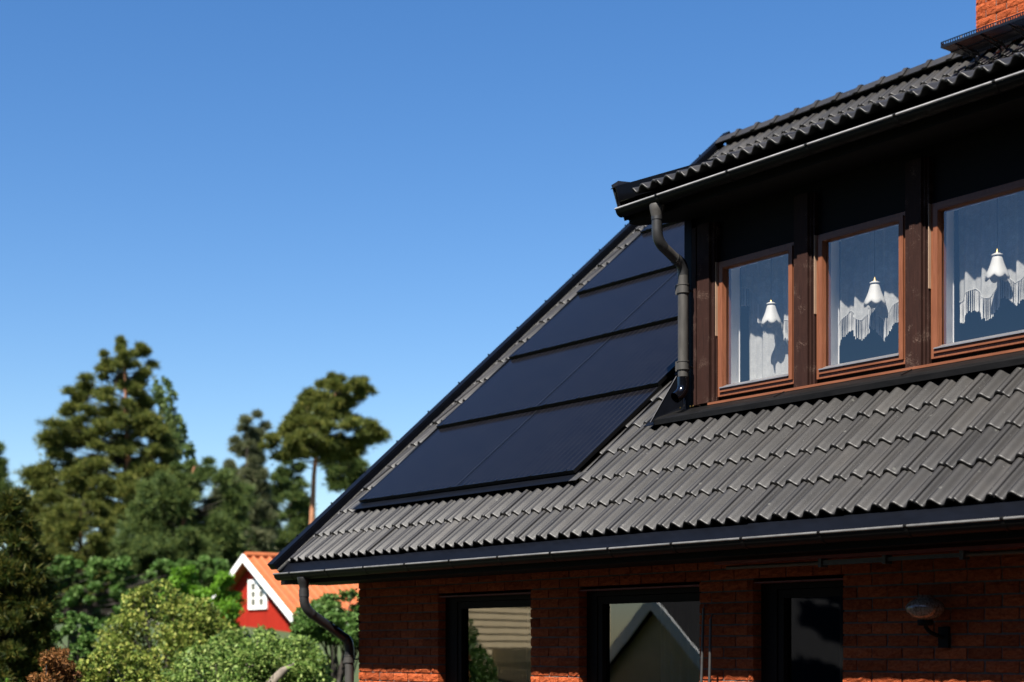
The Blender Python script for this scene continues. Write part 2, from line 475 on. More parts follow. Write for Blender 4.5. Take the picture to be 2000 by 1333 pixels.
M = dict(
    tile=make_tile_mat(), brick=make_brick_mat(),
    mortar=simple('mortar', (0.20, 0.17, 0.15), 0.95, var=0.3, scale=60, bmp=0.5),
    navy=simple('navy_black_sheet_metal', (0.0052, 0.0064, 0.0105), 0.42, spec=0.07, var=0.25, scale=3, stretch=(1, 4, 4)),
    black=simple('black_sheet_metal', (0.007, 0.007, 0.008), 0.3, spec=0.4, var=0.3, scale=4),
    flash=simple('dull_black_flashing', (0.008, 0.0076, 0.0076), 0.5, spec=0.12, var=0.5, scale=5, stretch=(1, 5, 5)),
    gutter=simple('dark_grey_gutter', (0.0075, 0.007, 0.0065), 0.5, spec=0.12, var=0.35, scale=10, bmp=0.05),
    bead=simple('worn_grey_edge', (0.20, 0.195, 0.185), 0.38, spec=0.6, var=0.35, scale=30, stretch=(0.3, 1, 1)),
    bead_light=simple('bright_worn_edge', (0.42, 0.42, 0.42), 0.4, var=0.3, scale=30, stretch=(0.3, 1, 1)),
    bend=simple('dark_grey_bend', (0.035, 0.035, 0.036), 0.45, var=0.3, scale=14),
    pipe=simple('faded_grey_pipe', (0.078, 0.073, 0.067), 0.6, spec=0.3, var=0.38, scale=14, stretch=(1, 1, 0.3)),
    pipe_dark=simple('dark_grey_pipe', (0.020, 0.020, 0.021), 0.45, spec=0.5, var=0.3, scale=14),
    pipe_gloss=simple('glossy_black_pipe', (0.004, 0.004, 0.006), 0.12, spec=0.6, var=0.2, scale=6),
    soffit=simple('black_brown_boards', (0.0075, 0.0055, 0.005), 0.75, spec=0.15, var=0.3, scale=3, stretch=(0.3, 6, 6)),
    brown=make_flaky_paint(),
    wood=make_wood('varnished_window_wood', (0.092, 0.030, 0.0130), (0.175, 0.064, 0.031)),
    wood_h=make_wood('varnished_window_wood_rail', (0.092, 0.030, 0.0130), (0.175, 0.064, 0.031), axis=0),
    darkwood=make_wood('dark_window_wood', (0.005, 0.003, 0.0025), (0.010, 0.006, 0.0045), 0.6),
    alu=simple('grey_aluminium_strip', (0.42, 0.41, 0.42), 0.35, metal=0.6, var=0.1, scale=20),
    glass=make_glass('window_glass', 2.0),
    glass_low=make_glass('window_glass_downstairs', 2.05, (0.7, 0.72, 0.73)),
    panel=make_panel_glass(),
    frame=simple('black_panel_frame', (0.006, 0.006, 0.007), 0.35, spec=0.35, var=0.2, scale=6),
    lace=make_lace(),
    white=simple('white_fabric', (0.34, 0.336, 0.32), 0.8, var=0.06, scale=30),
    shade=simple('white_lamp_fabric', (0.27, 0.266, 0.25), 0.7, var=0.04, scale=20),
    brass=simple('gold_brass', (0.60, 0.42, 0.14), 0.3, metal=0.9, var=0.2, scale=30),
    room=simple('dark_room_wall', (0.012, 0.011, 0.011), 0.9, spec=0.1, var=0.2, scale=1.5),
    beige_cloth=simple('beige_curtain_cloth', (0.16, 0.115, 0.06), 0.9, var=0.2, scale=5, stretch=(8, 8, 0.3)),
    redline=simple('red_painted_edge', (0.12, 0.010, 0.008), 0.6, var=0.3, scale=8),
    ochre=simple('ochre_tube', (0.085, 0.05, 0.018), 0.5, var=0.3, scale=8),
    greybar=simple('dull_grey_metal', (0.06, 0.058, 0.056), 0.5, var=0.4, scale=30),
    ground=make_ground(),
    red=simple('falu_red_boards', (0.27, 0.017, 0.008), 0.8, spec=0.15, var=0.22, scale=2.5, stretch=(9, 1, 0.4)),
    wpaint=simple('white_paint', (0.78, 0.77, 0.74), 0.6, var=0.05, scale=9),
    orange=simple('orange_clay_tiles', (0.30, 0.078, 0.020), 0.75, var=0.18, scale=5),
    stone=simple('grey_foundation', (0.13, 0.12, 0.11), 0.9, var=0.35, scale=7),
    strip=simple('pale_wood_strip', (0.62, 0.42, 0.28), 0.6, var=0.1, scale=9),
    pane=simple('dark_pane', (0.16, 0.16, 0.13), 0.1, var=0.3, scale=4),
    bark=simple('grey_brown_bark', (0.055, 0.042, 0.032), 0.9, var=0.4, scale=9, stretch=(3, 3, 0.6), bmp=0.5),
    pinebark=simple('orange_pine_bark', (0.30, 0.135, 0.066), 0.9, var=0.35, scale=5, stretch=(3, 3, 0.6), bmp=0.5),
    palebark=simple('pale_bark', (0.30, 0.25, 0.20), 0.9, var=0.3, scale=9, bmp=0.4),
    beige=simple('beige_siding', (0.62, 0.49, 0.29), 0.75, var=0.08, scale=3),
    darkroof=simple('dark_roof_tiles', (0.030, 0.030, 0.032), 0.9, spec=0.08, var=0.4, scale=25),
    pine=make_leaf('pine_needles', (0.0270, 0.0424, 0.0095), (0.0856, 0.1082, 0.0217), (0.1961, 0.1886, 0.0384), 0.55, 0.22),
    pine_pale=make_leaf('pale_pine_needles', (0.0450, 0.0630, 0.0300), (0.1050, 0.1200, 0.0570), (0.1950, 0.1950, 0.0975), 0.55, 0.3),
    pine_dk=make_leaf('dark_pine_needles', (0.0221, 0.0435, 0.0127), (0.0615, 0.0980, 0.0263), (0.1452, 0.1763, 0.0426), 0.55, 0.2),
    thuja=make_leaf('thuja_sprays', (0.0074, 0.0169, 0.0037), (0.0330, 0.0543, 0.0094), (0.1400, 0.1176, 0.0237), 0.55, 0.25),
    birch=make_leaf('birch_leaves', (0.0488, 0.0833, 0.0218), (0.0975, 0.1462, 0.0488), (0.1852, 0.2340, 0.0878), 0.45, 0.4),
    maple=make_leaf('bright_green_leaves', (0.0506, 0.1237, 0.0094), (0.1013, 0.2250, 0.0178), (0.1688, 0.3150, 0.0338), 0.5, 0.45),
    apple=make_leaf('apple_leaves', (0.0363, 0.0806, 0.0146), (0.1250, 0.1958, 0.0401), (0.2621, 0.3264, 0.0948), 0.5, 0.35),
    pear=make_leaf('yellow_green_leaves', (0.0409, 0.0781, 0.0131), (0.1488, 0.1954, 0.0335), (0.3442, 0.3442, 0.0836), 0.5, 0.35),
    bush=make_leaf('mid_green_leaves', (0.0304, 0.0756, 0.0137), (0.0756, 0.1502, 0.0304), (0.1502, 0.2321, 0.0683), 0.5, 0.35),
    rust=make_leaf('rusty_needles', (0.0525, 0.0338, 0.0090), (0.1500, 0.0638, 0.0188), (0.2550, 0.1125, 0.0375), 0.6, 0.3),
    moss=make_leaf('small_creeper_leaves', (0.0030, 0.0048, 0.0018), (0.0072, 0.0120, 0.0036), (0.0180, 0.0270, 0.0072), 0.6, 0.25),
)

# ------------------------------------------------------------------ the setting: ground
def build_ground():
    xs = sorted(set([-2500, -1500, -900, -500, -300, -200, -140, -100, -80] + list(np.arange(-70, 12.1, 2.0)) + [20, 40, 80, 160, 300, 700, 1500, 2500]))
    ys = sorted(set([-2500, -1500, -700, -300, -160, -90, -60] + list(np.arange(-40, 60.1, 2.5)) + [80, 110, 160, 300, 700, 1500, 2500]))
    vs = [(x, y, ground_z(x, y)) for y in ys for x in xs]
    nx = len(xs)
    fs = [(j * nx + i, j * nx + i + 1, (j + 1) * nx + i + 1, (j + 1) * nx + i) for j in range(len(ys) - 1) for i in range(nx - 1)]
    o = bpy.data.objects.new('ground', np_mesh('ground', vs, fs, M['ground'], True))
    C.objects.link(o)
    tag(o, 'green lawn rising gently behind the shrubs', 'lawn', kind='structure')
build_ground()

def build_bounce_damper():  # dark sheet added out of view to cut ground bounce onto the wall
    m, nt, b = new_mat('damper_dark')
    tc = N(nt, 'ShaderNodeTexCoord')
    n1 = N(nt, 'ShaderNodeTexNoise', Scale=1.2, Detail=5.0); nt.links.new(tc.outputs['Object'], n1.inputs['Vector'])
    n2 = N(nt, 'ShaderNodeTexNoise', Scale=160.0, Detail=2.0); nt.links.new(tc.outputs['Object'], n2.inputs['Vector'])
    c = mixc(nt, 0.5, ramp(nt, n1.outputs['Fac'], [(0.3, (0.013, 0.013, 0.014)), (0.7, (0.022, 0.021, 0.021))]), ramp(nt, n2.outputs['Fac'], [(0.3, (0.010, 0.010, 0.010)), (0.7, (0.028, 0.027, 0.026))]))
    nt.links.new(c, b.inputs['Base Color']); b.inputs['Roughness'].default_value = 0.95; b.inputs['Specular IOR Level'].default_value = 0.1
    xs = [-15.8, -10, -4, 2, 8, 13]; ys = [-2.9, 0, 3, 6, 8.66]
    vs = [(x, y, -1.645) for y in ys for x in xs]
    fs = [(j * 6 + i, j * 6 + i + 1, j * 6 + i + 7, j * 6 + i + 6) for j in range(4) for i in range(5)]
    o = bpy.data.objects.new('driveway', np_mesh('driveway', vs, fs, m)); C.objects.link(o)
    tag(o, 'unseen dark sheet added to cut ground bounce onto the brick wall', 'driveway', kind='structure')
build_bounce_damper()

# ------------------------------------------------------------------ the brick house
TS = 0.874                       # slope of the main roof
TH = math.atan(TS); CS, SN = math.cos(TH), math.sin(TH)
D0, H0 = 8.1687, 0.9262          # tail of the lowest tile row
def RP(x, s, n=0.0):
    """point on the main roof: s up the slope from the lowest tile tails, n above the tiles"""
    return Vector((x, D0 + s * CS - n * SN, H0 + s * SN + n * CS))
TD = math.atan(0.391); CD, SD = math.cos(TD), math.sin(TD)
DY, DZ = 9.06, 3.945
def DP(x, s, n=0.0):
    return Vector((x, DY + s * CD - n * SD, DZ + s * SD + n * CD))

HX0, HX1 = -14.22, -2.2          # walls of the house
WY = 8.68                        # front brick face
house = thing('brick_house', 'red brick house with dark tiled roof and wooden dormer windows', 'house', (-8.0, 12.0, -1.65))
HL = tuple(house.location)
def hp(mb, name, mat, parent=None, kind=None, label=None):
    o = mb.build(name, M[mat], parent or house, HL, kind)
    if label: o['label'] = label
    return o

OPEN = [(-12.757, -11.286), (-10.608, -9.113), (-8.533, -7.645)]   # downstairs openings
def build_walls():
    mb = MB()
    yb = WY + 0.115
    segs = [(HX0, OPEN[0][0]), (OPEN[0][1], OPEN[1][0]), (OPEN[1][1], OPEN[2][0]), (OPEN[2][1], HX1)]
    f = WY + 0.012
    for a, b in segs:
        mb.box(a + 0.004, b - 0.004, f, yb + 0.12, -2.0, 0.70)
    for (a, b), sill in zip(OPEN, (-0.95, -0.95, -1.55)):
        mb.box(a, b, f + 0.001, yb + 0.119, -2.0, sill)
        mb.box(a, b, f + 0.001, yb + 0.119, 0.525, 0.699)
    # side and back walls
    ridge_y = 14.6
    for x0, x1 in ((HX0, HX0 + 0.2), (HX1 - 0.2, HX1)):
        prof = [(yb + 0.13, -2.0), (20.4, -2.0), (20.4, 0.6), (ridge_y, 6.05), (yb + 0.13, 0.86)]
        mb.prism_x(prof, x0, x1)
    mb.box(HX0, HX1, 20.41, 20.6, -2.0, 0.6)
    wall = hp(mb, 'wall', 'mortar', label='rustic red brick wall in the shade of the eaves')
    # bricks
    meshes = []
    def brick_mesh(L, seed):
        r = random.Random(seed)
        H, Dp = 0.0725, 0.108
        nx, nz = 5, 3
        vs, fs = [], []
        for j in range(nz + 1):
            for i in range(nx + 1):
                ex = (i in (0, nx)); ez = (j in (0, nz))
                dx = 0 if ex else r.uniform(-0.010, 0.010)
                dz = 0 if ez else r.uniform(-0.006, 0.006)
                y = r.uniform(-0.001, 0.006) if (ex or ez) else r.uniform(-0.010, 0.004)
                vs.append((L * i / nx + dx + (r.uniform(-.002, .002) if ez else 0), y, H * j / nz + dz + (r.uniform(-.003, .003) if ex else 0)))
        for j in range(nz):
            for i in range(nx):
                a = j * (nx + 1) + i
                fs.append((a, a + 1, a + nx + 2, a + nx + 1))
        o = len(vs)
        vs += [(0, Dp, 0), (L, Dp, 0), (L, Dp, H), (0, Dp, H)]
        bl, br, tl, tr = 0, nx, nz * (nx + 1), nz * (nx + 1) + nx
        fs.append(tuple([o, o + 1] + [br - i for i in range(nx + 1)]))
        fs.append(tuple([o + 2, o + 3] + [tl + i for i in range(nx + 1)]))
        fs.append(tuple([o + 3, o] + [bl + j * (nx + 1) for j in range(nz + 1)]))
        fs.append(tuple([o + 1, o + 2] + [br + (nz - j) * (nx + 1) for j in range(nz + 1)]))
        me = bpy.data.meshes.new('brick'); me.from_pydata(vs, [], fs); me.materials.append(M['brick']); me.update()
        return me
    full = [brick_mesh(0.255, 100 + i) for i in range(9)]
    half = [brick_mesh(0.121, 200 + i) for i in range(4)]
    cache = {}
    def place(x0, x1, y, z, course, parent, P=0.268, phase=0.0):
        x = x0
        off = (0.134 if course % 2 else 0.0)
        k = 0
        # first piece
        first = True
        while x < x1 - 0.03:
            L = 0.255
            if first and off: L = 0.121
            first = False
            if x + L > x1 - 0.045: L = x1 - x
            if abs(L - 0.255) < 1e-6: me = random.choice(full); sx = 1
            elif abs(L - 0.121) < 1e-6: me = random.choice(half); sx = 1
            else: me = random.choice(full if L > 0.17 else half); sx = L / (0.255 if L > 0.17 else 0.121)
            mt = Matrix.Translation((x, y + random.uniform(-0.003, 0.003), z)) @ Matrix.Diagonal((sx, 1, 1, 1))
            inst('brick', me, parent, mt, house)
            x += L + 0.013
    for ci in range(12):
        z = -0.42 + ci * 0.0854
        for a, b in segs:
            if a > -6: continue
            if ci < 11: place(a, min(b, -5.05), WY, z, ci, wall)
    for ci in (11, 12): place(HX0, -5.05, WY, -0.42 + ci * 0.0854, ci, wall)
    # the rest of the brickwork, beyond and below the picture, as one mass
    rest = MB()
    def row(x0, x1, z, ci):
        x = x0 - (0.134 if ci % 2 else 0.0)
        while x < x1 - 0.03:
            a, b = max(x, x0), min(x + 0.255, x1)
            if b - a > 0.02:
                y = WY + random.uniform(-0.004, 0.004)
                rest.box(a, b, y, WY + 0.1, z, z + 0.0725)
            x += 0.268
    for ci in range(13):
        row(-5.037, HX1, -0.42 + ci * 0.0854, ci)
    for ci in range(1, 15):
        z = -0.42 - ci * 0.0854
        if z < -0.95 - 0.08: row(HX0, OPEN[2][0], z, ci)
        else:
            for a, b in segs[:3]: row(a, b, z, ci)
        row(OPEN[2][1], HX1, z, ci)
    hp(rest, 'brick_field', 'brick', wall, kind='stuff')
    # chimney
    cb = MB().box(-10.94, -9.86, 14.612, 15.25, 6.2, 8.0)
    ch = hp(cb, 'chimney', 'mortar', label='orange red brick chimney on the ridge')
    for ci in range(17):
        place(-10.95, -9.85, 14.60, 6.50 + ci * 0.0795, ci, ch)
build_walls()

# --- roof tiles
PROF = [(0.0, 0.006), (0.048, -0.033), (0.114, 0.018), (0.198, -0.031), (0.262, 0.018), (0.2928, 0.006)]
def prof_h(x):
    for (xa, ha), (xb, hb) in zip(PROF, PROF[1:]):
        if x <= xb:
            t = (x - xa) / (xb - xa)
            t = 0.55 * (0.5 - 0.5 * math.cos(math.pi * t)) + 0.45 * t * t * t * (t * (6 * t - 15) + 10)
            return ha + (hb - ha) * t
    return PROF[-1][1]
TT = 0.024                        # tile thickness
def tile_mesh(x0, x1, length=0.465, seg=26):
    xs = [x0 + (x1 - x0) * i / seg for i in range(seg + 1)]
    rows = []                     # (y, dz)
    rows = [(length, 0.0), (0.20, 0.0), (0.012, 0.0), (0.0055, -0.0012), (0.0015, -0.004), (0.0, -0.008), (0.001, -TT), (length, -TT)]
    vs, fs = [], []
    if x0 < 0.001:
        xs = [-0.022, -0.001] + xs
    for y, dz in rows:
        for x in xs:
            h = prof_h(max(0.0, x)) - (0.026 if x < 0 else 0.0)
            vs.append((x, max(y, 0.04) if x < 0 else y, h + dz))
    n = len(xs)
    for j in range(len(rows) - 1):
        for i in range(n - 1):
            fs.append((j * n + i, j * n + n + i, j * n + n + i + 1, j * n + i + 1))
    sm = [True] * len(fs)
    for i in (n - 1, 0):          # side faces
        col = [j * n + i for j in range(len(rows))]
        fs.append(tuple(col if i == 0 else col[::-1])); sm.append(False)
    me = bpy.data.meshes.new('roof_tile')
    me.from_pydata(vs, [], fs)
    me.polygons.foreach_set('use_smooth', sm)
    me.materials.append(M['tile']); me.update()
    return me
T_FULL = tile_mesh(0.0, 0.2928)
T_VERGE = tile_mesh(0.165, 0.2928, seg=10)
T_LEFT = tile_mesh(0.0, 0.205, seg=14)
GAUGE = 0.3985
TILT = math.atan(0.027 / GAUGE)
XL = -14.693                      # first groove
def tile_matrix(P, x, s, ang, jit=True):
    p = P(x, s)
    j = (lambda a: random.uniform(-a, a)) if jit else (lambda a: 0.0)
    return Matrix.Translation(p + Vector((j(0.003), j(0.005), j(0.002)))) @ Matrix.Rotation(ang - TILT + j(0.004), 4, 'X') @ Matrix.Rotation(j(0.007), 4, 'Z') @ Matrix.Rotation(j(0.012), 4, 'Y')

def deck_piece(mb, P, x0, x1, s0, s1, n0=-0.20, n1=-0.095):
    mb.hexa([P(x0, s0, n0), P(x1, s0, n0), P(x1, s1, n0), P(x0, s1, n0), P(x0, s0, n1), P(x1, s0, n1), P(x1, s1, n1), P(x0, s1, n1)])

RIDGE_S = (14.6 - D0) / CS
DX0, DX1 = -10.10, -2.6           # dormer cheeks
def build_roof():
    mb = MB()
    deck_piece(mb, RP, -14.98, DX0 + 0.1, 0.06, RIDGE_S)
    deck_piece(mb, RP, DX0 + 0.1, DX1, 0.06, 1.72)
    deck_piece(mb, RP, DX0 + 0.1, DX1, 7.0, RIDGE_S)
    deck_piece(mb, RP, DX1, -1.4, 0.06, RIDGE_S)
    zr = RP(0, RIDGE_S, -0.095).z      # back slope
    mb.hexa([(-14.98, 14.602, zr - 0.12), (-1.4, 14.602, zr - 0.12), (-1.4, 21.2, zr - 0.12 - 6.598 * TS), (-14.98, 21.2, zr - 0.12 - 6.598 * TS),
             (-14.98, 14.602, zr), (-1.4, 14.602, zr), (-1.4, 21.2, zr - 6.598 * TS), (-14.98, 21.2, zr - 6.598 * TS)])
    roof = hp(mb, 'roof', 'soffit', label='steep main roof under dark grey double roll concrete tiles')
    def T(me, x, s): inst('roof_tile', me, roof, tile_matrix(RP, x, s, TH), house)
    for r in range(2):
        T(T_VERGE, XL - 0.30, r * GAUGE)
        for k in range(0, 36):
            T(T_FULL, XL + 0.3 * k, r * GAUGE)
    for r in range(2, 19):
        T(T_VERGE, XL - 0.30, r * GAUGE)
        T(T_LEFT, XL, r * GAUGE)
    for r in (2, 3):
        for k in range(13, 36): T(T_FULL, XL + 0.3 * k, r * GAUGE)
    for r in range(4, 9):
        T(T_FULL, XL + 0.3 * 13, r * GAUGE)
    for s in (7.715, 8.115):
        T(T_VERGE, XL - 0.30, s)
        for k in range(0, 27): T(T_FULL, XL + 0.3 * k, s)
    # tiles that the photograph hides: one mass
    big = MB()
    def mass(P, ang, x, s):
        m4 = tile_matrix(P, x, s, ang)
        vs = [m4 @ v.co for v in T_FULL.vertices]
        big.add(vs, [tuple(p.vertices) for p in T_FULL.polygons], True)
    for r in range(9, 19):
        mass(RP, TH, XL + 0.3 * 13, r * GAUGE)
    for s in (6.915, 7.315):
        for k in range(14, 39): mass(RP, TH, XL + 0.3 * k, s)
    for k in range(27, 39):
        for s in (7.715, 8.115): mass(RP, TH, XL + 0.3 * k, s)
    for r in range(1, 12):
        for k in range(0, 25): mass(DP, TD, -10.345 + 0.3 * k, r * GAUGE)
    hp(big, 'tile_field', 'tile', roof, kind='stuff')
    # dormer roof
    mb = MB()
    deck_piece(mb, DP, -10.47, -2.3, 0.05, 5.1, -0.22, -0.10)
    dr = hp(mb, 'dormer_roof', 'soffit', label='low pitched tiled roof of the dormer')
    for k in range(0, 24):
        inst('roof_tile', T_FULL, dr, tile_matrix(DP, -10.345 + 0.3 * k, 0, TD), house)
    # ridge caps: angular, overlapping
    L = 0.335
    prof = [(-0.135, -0.075), (-0.058, 0.020), (0.058, 0.020), (0.135, -0.075), (0.122, -0.083), (0.050, 0.0), (-0.050, 0.0), (-0.122, -0.083)]
    vs, fs = [], []
    sec = [(0.0, 1.10, 0.014), (0.05, 1.12, 0.018), (0.085, 1.0, 0.0), (L + 0.05, 0.97, -0.004)]
    n = len(prof)
    for x, k, dz in sec:
        vs += [(x, y * k, z * k + dz) for y, z in prof]
    for j in range(len(sec) - 1):
        for i in range(n):
            fs.append((j * n + i, (j + 1) * n + i, (j + 1) * n + (i + 1) % n, j * n + (i + 1) % n))
    fs += [tuple(range(n)), tuple(range(len(vs) - 1, len(vs) - n - 1, -1))]
    me = bpy.data.meshes.new('ridge_tile'); me.from_pydata(vs, [], fs); me.materials.append(M['tile']); me.update()
    rz = RP(0, RIDGE_S).z
    for k in range(36):
        x = -14.86 + k * L
        inst('ridge_tile', me, roof, Matrix.Translation((x + L, 14.6 + random.uniform(-.003, .003), rz + 0.036 + random.uniform(-.004, .004))) @ Matrix.Rotation(math.pi, 4, 'Z'), house)
    return roof
roof = build_roof()

def build_edges():
    # verge (barge) flashing on the left gable
    mb = MB()
    def rail(x0, x1, n0, n1, s0, s1):
        mb.hexa([RP(x0, s0, n0), RP(x1, s0, n0), RP(x1, s1, n0), RP(x0, s1, n0), RP(x0, s0, n1), RP(x1, s0, n1), RP(x1, s1, n1), RP(x0, s1, n1)])
    rail(-15.02, -14.905, -0.03, 0.045, -0.13, RIDGE_S + 0.22)
    rail(-15.014, -14.911, -0.24, -0.031, -0.08, RIDGE_S)
    b = hp(mb, 'barge_board', 'navy', label='navy black sheet metal flashing along the left verge')
    mb = MB(); rail(-14.904, -14.850, -0.060, -0.052, -0.13, RIDGE_S); rail(-14.904, -14.897, -0.0515, 0.030, -0.13, RIDGE_S)
    hp(mb, 'verge_gutter', 'navy', b)
    mb = MB(); rail(-14.896, -14.884, -0.0515, -0.036, -0.135, RIDGE_S)
    hp(mb, 'verge_lip', 'bead', b)
    for i in range(15):
        s = 0.35 + i * 0.56
        m = MB().tube([RP(-15.012, s, 0.046), RP(-15.012, s, 0.060)], 0.009, 6)
        hp(m, 'screw', 'navy', b)
    # verge soffit
    mb = MB(); rail(-14.90, HX0 + 0.01, -0.235, -0.205, -0.02, RIDGE_S)
    hp(mb, 'verge_soffit', 'soffit')
    # footplate, fascia, soffit
    mb = MB().prism_x([(8.205, 0.885), (8.100, 0.755), (8.100, 0.748), (8.215, 0.882)], -14.86, -1.45)
    mb.prism_x([(8.205, 0.885), (8.215, 0.882), (8.26, 0.89), (8.26, 0.897)], -14.86, -1.45)
    hp(mb, 'eaves_flashing', 'navy', label='navy black metal strip between tile edge and gutter')
    mb = MB().box(-14.90, -1.45, 8.14, 8.165, 0.655, 0.79)
    hp(mb, 'fascia_board', 'soffit')
    nb = 5
    for i in range(nb):
        y0 = 8.17 + i * (WY + 0.02 - 8.17) / nb
        mb = MB().box(-14.90, -1.45, y0, y0 + 0.098, 0.662, 0.684)
        hp(mb, 'soffit_board', 'soffit')
    # dormer edges
    mb = MB().box(-10.47, -2.3, 9.135, 9.16, 3.68, 3.86)
    hp(mb, 'dormer_fascia', 'soffit')
    mb = MB().prism_x([(9.134, 3.862), (9.100, 3.795), (9.106, 3.775), (9.1335, 3.84)], -10.47, -2.3)  # added strip that stops sun reaching the fascia behind the gutter
    hp(mb, 'dormer_sun_stop', 'black')
    mb = MB().poly([(-10.47, 9.161, 3.70), (-10.47, 9.25, 3.70), (-10.10, 9.47, 3.70), (-2.3, 9.47, 3.70), (-2.3, 9.161, 3.70)], 0.02)
    hp(mb, 'dormer_soffit', 'soffit')
    # left verge of the dormer: folded sheet that stands above the tiles and flares out at the front
    mb = MB()
    def dv(x, s, n): return DP(x, s, n)
    for s0, s1 in ((-0.06, 5.0),):
        mb.hexa([dv(-10.482, s0, -0.24), dv(-10.474, s0, -0.24), dv(-10.474, s1, -0.24), dv(-10.482, s1, -0.24),
                 dv(-10.482, s0, 0.055), dv(-10.474, s0, 0.055), dv(-10.474, s1, 0.055), dv(-10.482, s1, 0.055)])
        mb.hexa([dv(-10.54, s0, 0.050), dv(-10.482, s0, 0.056), dv(-10.482, s1, 0.056), dv(-10.54, s1, 0.050),
                 dv(-10.54, s0, 0.056), dv(-10.482, s0, 0.062), dv(-10.482, s1, 0.062), dv(-10.54, s1, 0.056)])
        mb.hexa([dv(-10.473, s0, -0.075), dv(-10.36, s0, -0.075), dv(-10.36, s1, -0.075), dv(-10.473, s1, -0.075),
                 dv(-10.473, s0, -0.068), dv(-10.36, s0, -0.068), dv(-10.36, s1, -0.068), dv(-10.473, s1, -0.068)])
    mb.poly([(-10.545, 8.995, 4.01), (-10.50, 9.0, 3.91), (-10.48, 9.02, 3.78), (-10.48, 9.16, 3.70), (-10.48, 9.16, 4.05), (-10.53, 9.06, 4.055)], 0.004)
    hp(mb, 'dormer_verge_flashing', 'black')
    # cheek of the dormer
    def cheek(x0, x1):
        mb = MB()
        pts = [(9.47, RP(0, (9.47 - D0) / CS).z - 0.02), (9.47, 3.70), DP(0, 0.35, -0.222), DP(0, 4.9, -0.222), (13.5, RP(0, (13.5 - D0) / CS).z - 0.03)]
        prof = [(p[0], p[1]) if isinstance(p, tuple) else (p.y, p.z) for p in pts]
        return mb.prism_x(prof, x0, x1)
    hp(cheek(DX0, DX0 + 0.06), 'dormer_cheek', 'navy')
    hp(cheek(DX1 - 0.06, DX1), 'dormer_cheek', 'navy')
build_edges()

def gutter(name, x0, x1, yf, zr, r, label, brx, pl_mat='gutter'):
    """half round gutter with a rolled front bead; yf = front rim, zr = rim height"""
    mb = MB()
    cy = yf + r
    n = 14
    arc = [(cy - r * math.cos(math.pi * i / n), zr - r * math.sin(math.pi * i / n)) for i in range(n + 1)]
    arc2 = [(cy - (r - .003) * math.cos(math.pi * i / n), zr - (r - .003) * math.sin(math.pi * i / n)) for i in range(n, -1, -1)]
    mb.prism_x(arc + arc2, x0, x1, True, False)
    g = hp(mb, name, pl_mat, label=label)
    for p in g.data.polygons:
        p.use_smooth = len(p.vertices) == 4
    b = MB().tube([(x0 - 0.002, yf - 0.003, zr + 0.003), (x1, yf - 0.003, zr + 0.003)], 0.0095, 10)
    hp(b, 'bead', 'bead' if name == 'gutter' else 'bead_light', g)
    for xe in (x0, x1):
        e = MB().prism_x([(y, z) for y, z in arc], xe - 0.003, xe + 0.003)
        hp(e, 'end_cap', pl_mat, g)
    for x in brx:
        k = MB()
        a = [(cy - (r + .004) * math.cos(math.pi * i / n), zr - (r + .004) * math.sin(math.pi * i / n)) for i in range(-1, n + 1)]
        a2 = [(cy - r * 1.004 * math.cos(math.pi * i / n), zr - r * 1.004 * math.sin(math.pi * i / n)) for i in range(n, -2, -1)]
        k.prism_x(a + a2, x - 0.013, x + 0.013)
        k.tube([(x - 0.013, yf - 0.002, zr + 0.004), (x + 0.013, yf - 0.002, zr + 0.004)], 0.0125, 10)
        hp(k, 'gutter_bracket', pl_mat, g)
    return g
gutter('gutter', -14.80, -1.5, 8.000, 0.758, 0.064, 'dark grey half round gutter along the lower eaves', [-14.45 + i * 0.72 for i in range(18)])
gutter('dormer_gutter', -10.475, -2.3, 8.985, 3.782, 0.060, 'grey half round gutter along the dormer eaves', [-9.95 + i * 0.84 for i in range(9)])

def elbow(p0, p1, p2, k=0.5, n=6):
    p0, p1, p2 = Vector(p0), Vector(p1), Vector(p2)
    return [(p0 * (1 - t) ** 2 + p1 * 2 * t * (1 - t) + p2 * t ** 2) for t in [i / n for i in range(n + 1)]]

def collar(x, y, z, r, parent, mat):
    m = MB().tube([(x, y, z), (x, y, z + 0.065)], r + 0.006, 16)
    m.tube([(x, y, z + 0.062), (x, y, z + 0.071)], r + 0.010, 16)
    m.tube([(x, y, z - 0.006), (x, y, z + 0.003)], r + 0.010, 16)
    m.box(x - r - 0.012, x - r + 0.014, y - r * 0.85, y - r * 0.3, z - 0.012, z + 0.07)
    hp(m, 'pipe_clip', mat, parent)
    m = MB().tube([(x, y + r, z + 0.03), (x, y + r + 0.10, z + 0.03)], 0.008, 6)
    hp(m, 'clip_rod', mat, parent)

